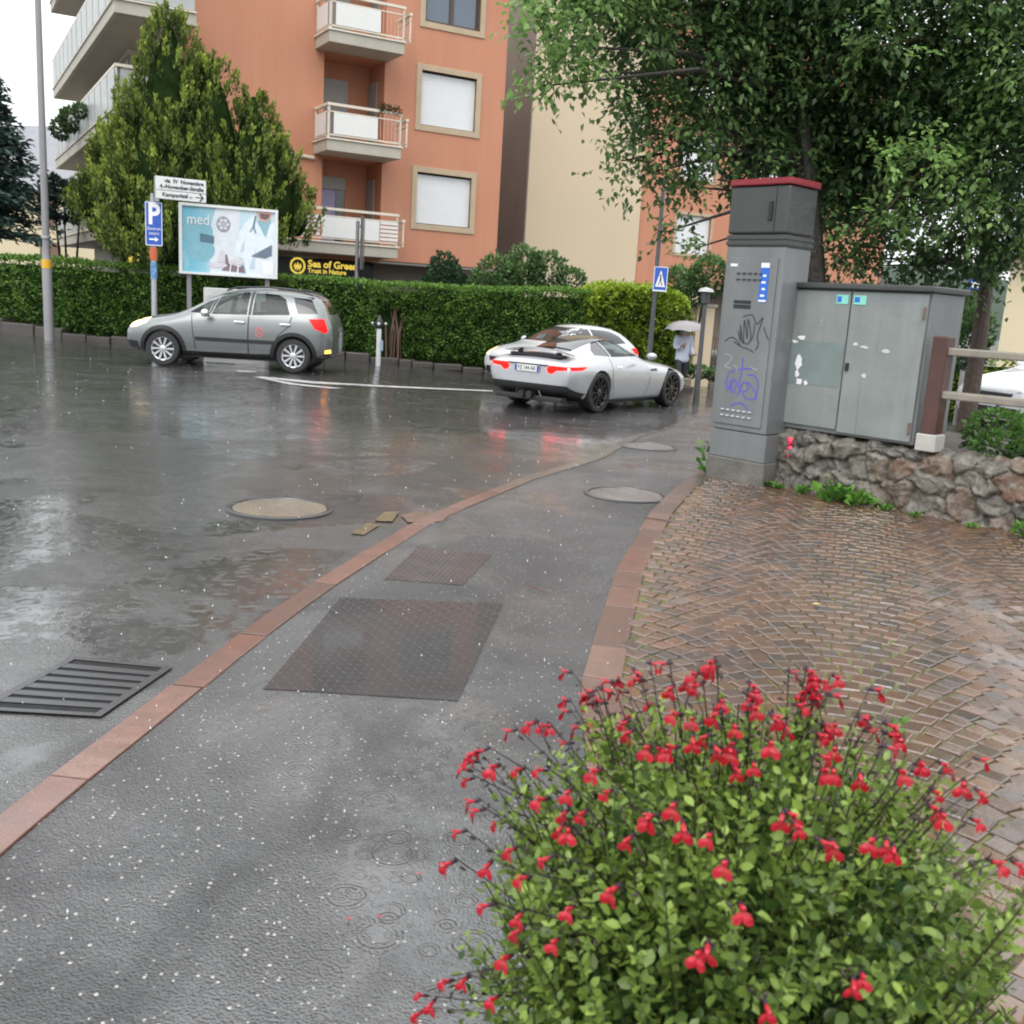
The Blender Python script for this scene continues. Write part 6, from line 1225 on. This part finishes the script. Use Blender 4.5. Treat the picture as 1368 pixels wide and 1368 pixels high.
b.box(3.15, 3.5, -.6, .6, .6, 1.1); b.build('seats', m_int, e, bevel=.03); MB().lathe([(.17, 0), (.19, .0), (.19, .02), (.17, .02)], 24, Matrix.Translation((1.72, -.38, .98)) @ Matrix.Rotation(R(65), 4, 'Y'), close=True).build('steering_wheel', m_int, e); MB().box(1.35, 1.75, -.7, .7, .8, .98).build('dashboard', m_int, e, bevel=.04)
# ---- low white sports coupe seen from the rear
ST2 = [(.0, .26, .48, .58, .52, .58, .46, .03), (.10, .16, .54, .68, .74, .80, .62, .04), (.45, .14, .64, .80, .86, .92, .66, .07), (.95, .13, .72, .875, .88, .955, .70, .07), (1.45, .13, .74, .91, .87, .935, .70, .06), (1.75, .13, .77, .97, .87, .925, .66, .05), (2.15, .13, .80, 1.20, .87, .925, .52, .07), (2.45, .13, .82, 1.30, .87, .925, .47, .07), (2.85, .13, .83, 1.315, .87, .93, .46, .07), (3.25, .13, .86, 1.25, .88, .96, .46, .07), (3.6, .14, .88, 1.13, .90, .975, .48, .06), (3.95, .17, .89, 1.00, .90, .97, .56, .05), (4.25, .24, .87, .93, .87, .94, .66, .03), (4.42, .34, .82, .875, .80, .89, .66, .03), (4.47, .42, .72, .78, .74, .83, .62, .03)]
side2 = [dict(name='door_window', poly=[(1.92, .965), (2.25, 1.17), (2.50, 1.235), (2.86, 1.25), (2.98, 1.235), (2.98, .955)], m=m_cglass), dict(name='rear_quarter_window', poly=[(3.01, .958), (3.01, 1.225), (3.2, 1.18), (3.42, 1.06), (3.48, .985)], m=m_dglass)]
spec2 = dict(W=1.93, xf=.93, xr=3.55, rw=.35, rim=.262, spokes=10, sw=(.010, .016), rimm=m_rimd, ww=.27, hollow=True, side=side2, gap=.04, front=[(-.60, .99), (.60, .99), (.42, 1.23), (-.42, 1.23)], fx=(1.6, 2.6), rear=[(-.40, 1.03), (.40, 1.03), (.36, 1.20), (-.36, 1.20)], rx=(3.1, 4.2),
   cabin=[(1.85, .35, .88, .93, .76, .5), (2.45, .35, .9, 1.235, .78, .42), (2.95, .35, .9, 1.245, .78, .40), (3.3, .6, .9, 1.13, .74, .38)])
fw = Vector((.60, .80, 0)).normalized(); rt = Vector((fw.y, -fw.x, 0))
rearR = Vector((1.33, 18.05, 0)); o_ = rearR-rt*.82+fw*3.55; zc_ = gz(rearR.x, rearR.y); pitch_ = math.asin((gz(rearR.x+fw.x*2.6, rearR.y+fw.y*2.6)-zc_)/2.62)
Mc = Matrix((-fw, rt, Vector((0, 0, 1)))).transposed().to_4x4(); Mc.translation = (o_.x, o_.y, zc_-3.55*math.sin(-pitch_)*1.0)
Mc = Mc @ Matrix.Rotation(pitch_*-1*-1, 4, 'Y')
e, patch, cast, L = car('sports_car', 'low white sports coupe with black wheels driving away, seen from behind', 'car', Mc, ST2, m_whites, spec2)
patch('roof_panel', 'T', [(2.35, -.40), (3.2, -.42), (3.72, -.40), (3.72, .40), (3.2, .42), (2.35, .40)], m_dglass, e, .003, .06)
patch('rear_lower_panel', 'B', [(-.80, .20), (-.90, .34), (-.80, .47), (.80, .47), (.90, .34), (.80, .20)], m_trim, e, .010)
df = MB(); df.box(4.25, 4.44, -.72, .72, .17, .26); df.build('diffuser', m_trim, e, bevel=.02)
b = MB(); pr_ = [(-.60, .215), (-.36, .20), (-.27, .26), (-.22, .36), (-.12, .40), (.12, .40), (.22, .36), (.27, .26), (.36, .20), (.60, .215)]
b.tube([(4.452-abs(y)*.16, y, z) for y, z in pr_], .014, 6); b.build('diffuser_trim', m_galvd, e, smooth=True)
for y in (-.085, .085): MB().tube([(4.2, y, .27), (4.52, y, .27)], .065, 16).build('exhaust_pipe', m_blk, e, smooth=True)
for sg in (1, -1):
    patch('tail_lamp', 'B', [(sg*.40, .735), (sg*.46, .79), (sg*.88, .79), (sg*.80, .735), (sg*.60, .72), (sg*.52, .66), (sg*.44, .67)], m_red, e, .006)
    ax = 'R' if sg > 0 else 'L'
    patch('tail_lamp', ax, [(4.40, .735), (4.40, .79), (3.98, .80), (4.15, .745)], m_red, e, .006)
    patch('door_seam', ax, [(1.88, .22), (1.80, .55), (1.86, .94), (1.875, .94), (1.815, .55), (1.895, .22)], m_seam, e, .002, .08); patch('door_seam', ax, [(3.02, .26), (3.16, .60), (3.10, .94), (3.115, .94), (3.175, .60), (3.035, .26)], m_seam, e, .002, .08)
    patch('side_vent', ax, [(1.50, .70), (1.50, .745), (1.74, .735), (1.78, .70)], m_trim, e, .004); patch('sill', ax, [(1.35, .14), (1.35, .19), (3.1, .19), (3.1, .14)], m_trim, e, .008, .08); patch('door_handle', ax, [(2.78, .765), (2.78, .795), (2.98, .805), (2.98, .775)], m_chrome, e, .008)
    y = sg*.96; mr = MB().ball((2.02, y*1.08, .99), .10, 12, (.8, 1.05, .62)).build('mirror', m_whites, e, smooth=True); MB().box(2.0, 2.07, min(y*.93, y*1.02), max(y*.93, y*1.02), .93, .96).build('mirror_stalk', m_trim, mr)
    patch('headlamp', ax, [(.20, .62), (.22, .68), (.75, .82), (.62, .72)], m_lens, e, .005)
# raised spoiler
sp = MB(); n = 12
for k in range(n):
    y0, y1 = -.66+1.32*k/n, -.66+1.32*(k+1)/n; c = lambda y: .985+.07*(1-(y/.66)**2)
    for (xa, xb, dz) in ((4.02, 4.30, 0),): sp.add([(xa, y0, c(y0)), (xb, y0, c(y0)+.03), (xb, y1, c(y1)+.03), (xa, y1, c(y1)), (xa, y0, c(y0)-.025), (xb, y0, c(y0)+.01), (xb, y1, c(y1)+.01), (xa, y1, c(y1)-.025)], [(3, 2, 1, 0), (4, 5, 6, 7), (0, 1, 5, 4), (1, 2, 6, 5), (2, 3, 7, 6), (3, 0, 4, 7)])
so_ = sp.build('spoiler', m_whites, e, smooth=True); b = MB()
for y in (-.42, .42): b.box(4.08, 4.2, y-.02, y+.02, .90, 1.01)
b.box(4.12, 4.25, -.56, .56, .925, .965); b.build('spoiler_mount', m_trim, so_); patch('spoiler_recess', 'T', [(4.02, -.56), (4.30, -.56), (4.30, .56), (4.02, .56)], m_trim, e, .004)
MB().box(4.46, 4.49, -.44, .44, .785, .80).build('boot_edge', m_trim, e); numberplate(e, patch, 'B', .72, 0, 'FZ 144 AK', L, cast)
b = MB(); 
for y in (-.37, .37): b.box(2.6, 2.75, y-.22, y+.22, .5, 1.08)
b.build('seats', m_int, e, bevel=.03)
# ---- the white hatchback just behind it, and the parked one on the right : own proportions
ST3 = [(.0, .34, .58, .70, .52, .58, .46, .03), (.08, .25, .66, .80, .72, .77, .60, .04), (.40, .20, .76, .93, .82, .87, .68, .06), (.85, .18, .85, 1.00, .85, .89, .70, .06), (1.15, .18, .89, 1.04, .85, .895, .72, .05), (1.6, .18, .92, 1.27, .85, .90, .62, .06), (2.1, .18, .94, 1.45, .85, .90, .56, .07), (2.7, .18, .96, 1.50, .85, .90, .56, .07), (3.4, .18, .98, 1.46, .85, .89, .54, .07), (3.85, .22, .99, 1.36, .84, .88, .54, .06), (4.10, .27, .98, 1.14, .82, .86, .60, .05), (4.25, .32, .84, .96, .76, .80, .62, .04), (4.30, .38, .68, .80, .70, .74, .58, .04)]
side3 = [dict(name='front_door_window', poly=[(1.45, 1.0), (1.90, 1.27), (2.15, 1.36), (2.46, 1.385), (2.46, 1.02)], m=m_dglass), dict(name='rear_door_window', poly=[(2.52, 1.02), (2.52, 1.385), (3.2, 1.36), (3.55, 1.25), (3.70, 1.08)], m=m_dglass)]
spec3 = dict(W=1.80, xf=.85, xr=3.45, rw=.33, rim=.22, spokes=7, sw=(.02, .03), rimm=m_rim, side=side3, front=[(-.66, 1.06), (.66, 1.06), (.50, 1.40), (-.50, 1.40)], fm=m_dglass, rear=[(-.55, 1.08), (.55, 1.08), (.45, 1.33), (-.45, 1.33)])
def hatch(label, M, lit, plate_):
    e, patch, cast, L = car('car', label, 'car', M, ST3, m_white_car, spec3)
    for ax in 'LR':
        patch('headlamp', ax, [(.14, .68), (.12, .75), (.30, .84), (.56, .88), (.48, .79)], m_head if lit else m_lens, e, .006); patch('tail_lamp', ax, [(3.85, .96), (4.12, .98), (4.24, .82), (4.0, .84)], m_redd, e, .006)
        y = (-.92 if ax == 'L' else .92); mr = MB().ball((1.70, y*1.09, 1.05), .10, 12, (.8, .95, .7)).build('mirror', m_white_car, e, smooth=True)
        patch('door_seam', ax, [(2.485, .28), (2.485, .99), (2.50, .99), (2.50, .28)], m_seam, e, .002, .08)
    patch('grille', 'F', [(-.42, .56), (.42, .56), (.46, .66), (-.46, .66)], m_trim, e, .006); patch('lower_grille', 'F', [(-.62, .28), (.62, .28), (.56, .44), (-.56, .44)], m_trim, e, .006)
    for sg in (1, -1): patch('front_lamp', 'F', [(sg*.50, .68), (sg*.52, .76), (sg*.72, .78), (sg*.70, .70)], m_head if lit else m_lens, e, .006)
    numberplate(e, patch, 'F', .50, 0, plate_, L, cast); return e
p_ = AT(668, 500, 21.9); zc_ = gz(1, 22); a_ = R(40)
hatch('white hatchback with lit headlamp mostly hidden behind the white sports coupe', Matrix.Translation((-.44, 22.5, zc_)) @ Matrix.Rotation(a_, 4, 'Z') @ Matrix.Diagonal((.84, .95, .95, 1)), True, 'GB 812')
hatch('white car parked beyond the rail fence at the right edge', Matrix.Translation((7.25, 15.9, 0)) @ Matrix.Rotation(R(22), 4, 'Z'), False, 'FN 350 VT')

# ================================================================ people
m_skin = simple('skin', (.42, .24, .17), .5, vary=.05); m_hair = simple('dark_hair', (.03, .02, .015), .6); m_jack = simple('pale_blue_white_jacket', (.55, .60, .72), .6, vary=.06, nscale=5, bump=.02, bscale=6); m_trou = simple('dark_trousers', (.02, .022, .03), .6); m_shoe = simple('dark_shoes', (.03, .028, .03), .5); m_hood = simple('grey_hood', (.34, .34, .40), .7)
def skinned(name, verts, edges, radii, m, parent, sub=2, root=0):
    me = bpy.data.meshes.new(name); me.from_pydata(verts, edges, []); o = bpy.data.objects.new('tmp', me); C.objects.link(o); md = o.modifiers.new('k', 'SKIN'); md.use_smooth_shade = True
    for v, r_ in zip(me.skin_vertices[0].data, radii): v.radius = r_ if isinstance(r_, tuple) else (r_, r_); v.use_root = False
    me.skin_vertices[0].data[root].use_root = True; s = o.modifiers.new('s', 'SUBSURF'); s.levels = sub; s.render_levels = sub; r_ = evalmesh(o); r_.materials.clear(); r_.materials.append(m); r_.polygons.foreach_set('use_smooth', [True]*len(r_.polygons)); r_.name = name; return obj_from(name, r_, parent)
def fingers(b, palm, dirv, side, n=4, ln=.075):
    dirv = dirv.normalized(); side = side.normalized(); up = dirv.cross(side)
    for k in range(n):
        o = palm+side*(-.030+.020*k); l = ln*(.85, 1, .95, .75)[k]; b.tube([o, o+dirv*l*.45+up*.004, o+dirv*l*.75-up*.018, o+dirv*l*.8-up*.04], [.0095, .009, .008, .006], 6)
    b.tube([palm-side*.035-dirv*.03, palm-side*.055, palm-side*.05+dirv*.03-up*.02], [.011, .010, .008], 6)
pp = AT(911, 480, 26.0); pz = gz(pp.x, 26.0); e = empty('person', M=Matrix.Translation((pp.x, 26.0, pz)) @ Matrix.Rotation(R(200), 4, 'Z'), label='person in a pale hooded jacket and dark trousers walking under a grey umbrella', cat='person')
# local: faces +y.  walking, right hand holding the umbrella up, left forearm forward
V = [(0, 0, .93), (0, .0, 1.10), (0, .0, 1.30), (0, .0, 1.43), (0, .02, 1.50), (0, .04, 1.60), (0, .05, 1.68), (.10, .0, .88), (.12, .10, .50), (.12, .02, .10), (.12, .17, .05), (-.10, 0, .88), (-.11, -.05, .48), (-.11, -.24, .12), (-.11, -.10, .05), (.19, .0, 1.40), (.24, .04, 1.14), (.18, .25, 1.18), (.15, .31, 1.24), (-.19, 0, 1.40), (-.24, -.03, 1.12), (-.20, .18, .98), (-.18, .27, .99)]
E_ = [(0, 1), (1, 2), (2, 3), (3, 4), (4, 5), (5, 6), (0, 7), (7, 8), (8, 9), (9, 10), (0, 11), (11, 12), (12, 13), (13, 14), (3, 15), (15, 16), (16, 17), (17, 18), (3, 19), (19, 20), (20, 21), (21, 22)]
Rr = [(.15, .11), (.14, .10), (.165, .11), (.10, .08), .055, .085, .07, .085, .06, .042, .035, .085, .06, .042, .035, .058, .046, .036, .03, .058, .046, .036, .03]
skinned('body', V, E_, Rr, m_skin, e)
J = [V[0], V[1], V[2], V[3], V[15], V[16], V[17], V[19], V[20], V[21], (0, .0, .76)]; skinned('jacket', J, [(10, 0), (0, 1), (1, 2), (2, 3), (3, 4), (4, 5), (5, 6), (3, 7), (7, 8), (8, 9)], [(.20, .155), (.185, .145), (.205, .145), (.13, .11), .088, .075, .058, .088, .075, .058, (.21, .165)], m_jack, e, root=1)
skinned('hood', [(0, .0, 1.46), (0, -.01, 1.57), (0, .0, 1.68), (0, .02, 1.73)], [(0, 1), (1, 2), (2, 3)], [.10, .125, .105, .05], m_hood, e)
T_ = [V[0], V[7], V[8], V[9], V[11], V[12], V[13], (0, 0, 1.0)]; skinned('trousers', T_, [(7, 0), (0, 1), (1, 2), (2, 3), (0, 4), (4, 5), (5, 6)], [(.165, .125), .105, .082, .066, .105, .082, .066, (.15, .12)], m_trou, e)
for a, c in ((9, 10), (13, 14)): x, y, z = V[a]; MB().ball((x, y+.07, .055 if a == 9 else .075), .09, 10, (.52, 1.5, .55)).build('shoe', m_shoe, e, smooth=True)
b = MB(); fingers(b, Vector(V[18])+Vector((0, .02, .01)), Vector((0, 1, .2)), Vector((0, 0, 1)), ln=.06); fingers(b, Vector(V[22])+Vector((0, .02, 0)), Vector((0, 1, 0)), Vector((1, 0, 0)), ln=.06); b.build('hands', m_skin, e, smooth=True)
b = MB(); b.ball((0, .135, 1.585), .018, 6, (.8, 1, 1.2)); b.ball((.032, .122, 1.61), .010, 6); b.ball((-.032, .122, 1.61), .010, 6); b.build('face', m_skin, e)
uc = e.matrix_world @ Vector((.15, .335, 1.24)); ue = empty('umbrella', loc=uc, label='light grey open umbrella held by the person in the pale jacket', cat='umbrella')
m_umb, nt, b_ = mat('grey_umbrella_cloth'); b_.inputs['Base Color'].default_value = (.21, .195, .20, 1); b_.inputs['Roughness'].default_value = .5; b_.inputs['Coat Weight'].default_value = .3
b = MB(); ns = 8; rings = [(.02, .23), (.18, .215), (.34, .165), (.46, .08), (.54, -.03)]; pts = []
for i, (r_, z) in enumerate(rings):
    for k in range(32):
        a = 2*PI*k/32; ph = abs(math.sin(a*4)); rr_ = r_*(1-.05*ph*(i/4)); zz = z+.36+.035*ph*(i/4)**2; pts.append((rr_*math.cos(a), rr_*math.sin(a)*1, zz))
b.add(pts, [(i*32+k, i*32+(k+1) % 32, (i+1)*32+(k+1) % 32, (i+1)*32+k) for i in range(4) for k in range(32)]); b.build('canopy', m_umb, ue, smooth=True)
MB().tube([(0, 0, -.06), (0, 0, .64)], .007, 6).build('shaft', m_steel, ue); MB().tube([(0, 0, -.12), (0, 0, -.02)], .014, 8).build('handle', m_blk, ue)
for k in range(8):
    a = 2*PI*k/8; rib = MB().tube([(.02*math.cos(a), .02*math.sin(a), .585), (.34*math.cos(a), .34*math.sin(a), .515), (.54*math.cos(a), .54*math.sin(a), .325)], .003, 4).build('rib', m_steel, ue)
# driver of the silver car
e = empty('person', M=Matrix.Translation((-7.66+2.20, 20.47-.38, .60)) @ Matrix.Rotation(R(90), 4, 'Z'), label='dark-haired driver sitting at the wheel of the silver hatchback', cat='person')
V = [(0, -.02, .06), (0, -.10, .30), (0, -.12, .50), (0, -.10, .60), (0, -.08, .70), (0, -.07, .78), (.10, .1, .06), (.12, .45, .12), (.12, .50, -.15), (-.10, .1, .06), (-.12, .45, .12), (-.12, .50, -.15), (.19, -.10, .50), (.24, .08, .32), (.15, .36, .42), (-.19, -.10, .50), (-.24, .08, .32), (-.15, .36, .42)]
E_ = [(0, 1), (1, 2), (2, 3), (3, 4), (4, 5), (0, 6), (6, 7), (7, 8), (0, 9), (9, 10), (10, 11), (2, 12), (12, 13), (13, 14), (2, 15), (15, 16), (16, 17)]
skinned('body', V, E_, [(.15, .11), (.15, .11), (.13, .10), .055, .085, .07, .085, .06, .045, .085, .06, .045, .055, .045, .032, .055, .045, .032], m_skin, e)
skinned('pullover', [V[0], V[1], V[2], V[12], V[13], V[15], V[16]], [(0, 1), (1, 2), (2, 3), (3, 4), (2, 5), (5, 6)], [(.17, .13), (.18, .13), (.15, .12), .075, .06, .075, .06], simple('dark_pullover', (.05, .05, .06), .8), e)
MB().ball((0, -.105, .765), .112, 12, (.92, 1.0, 1.05)).build('hair', m_hair, e, smooth=True); b = MB(); fingers(b, Vector(V[14])+Vector((0, .02, 0)), Vector((0, 1, .3)), Vector((0, 0, 1)), ln=.06); fingers(b, Vector(V[17])+Vector((0, .02, 0)), Vector((0, 1, .3)), Vector((0, 0, 1)), ln=.06); b.build('hands', m_skin, e, smooth=True)
print('objects', len(bpy.data.objects))
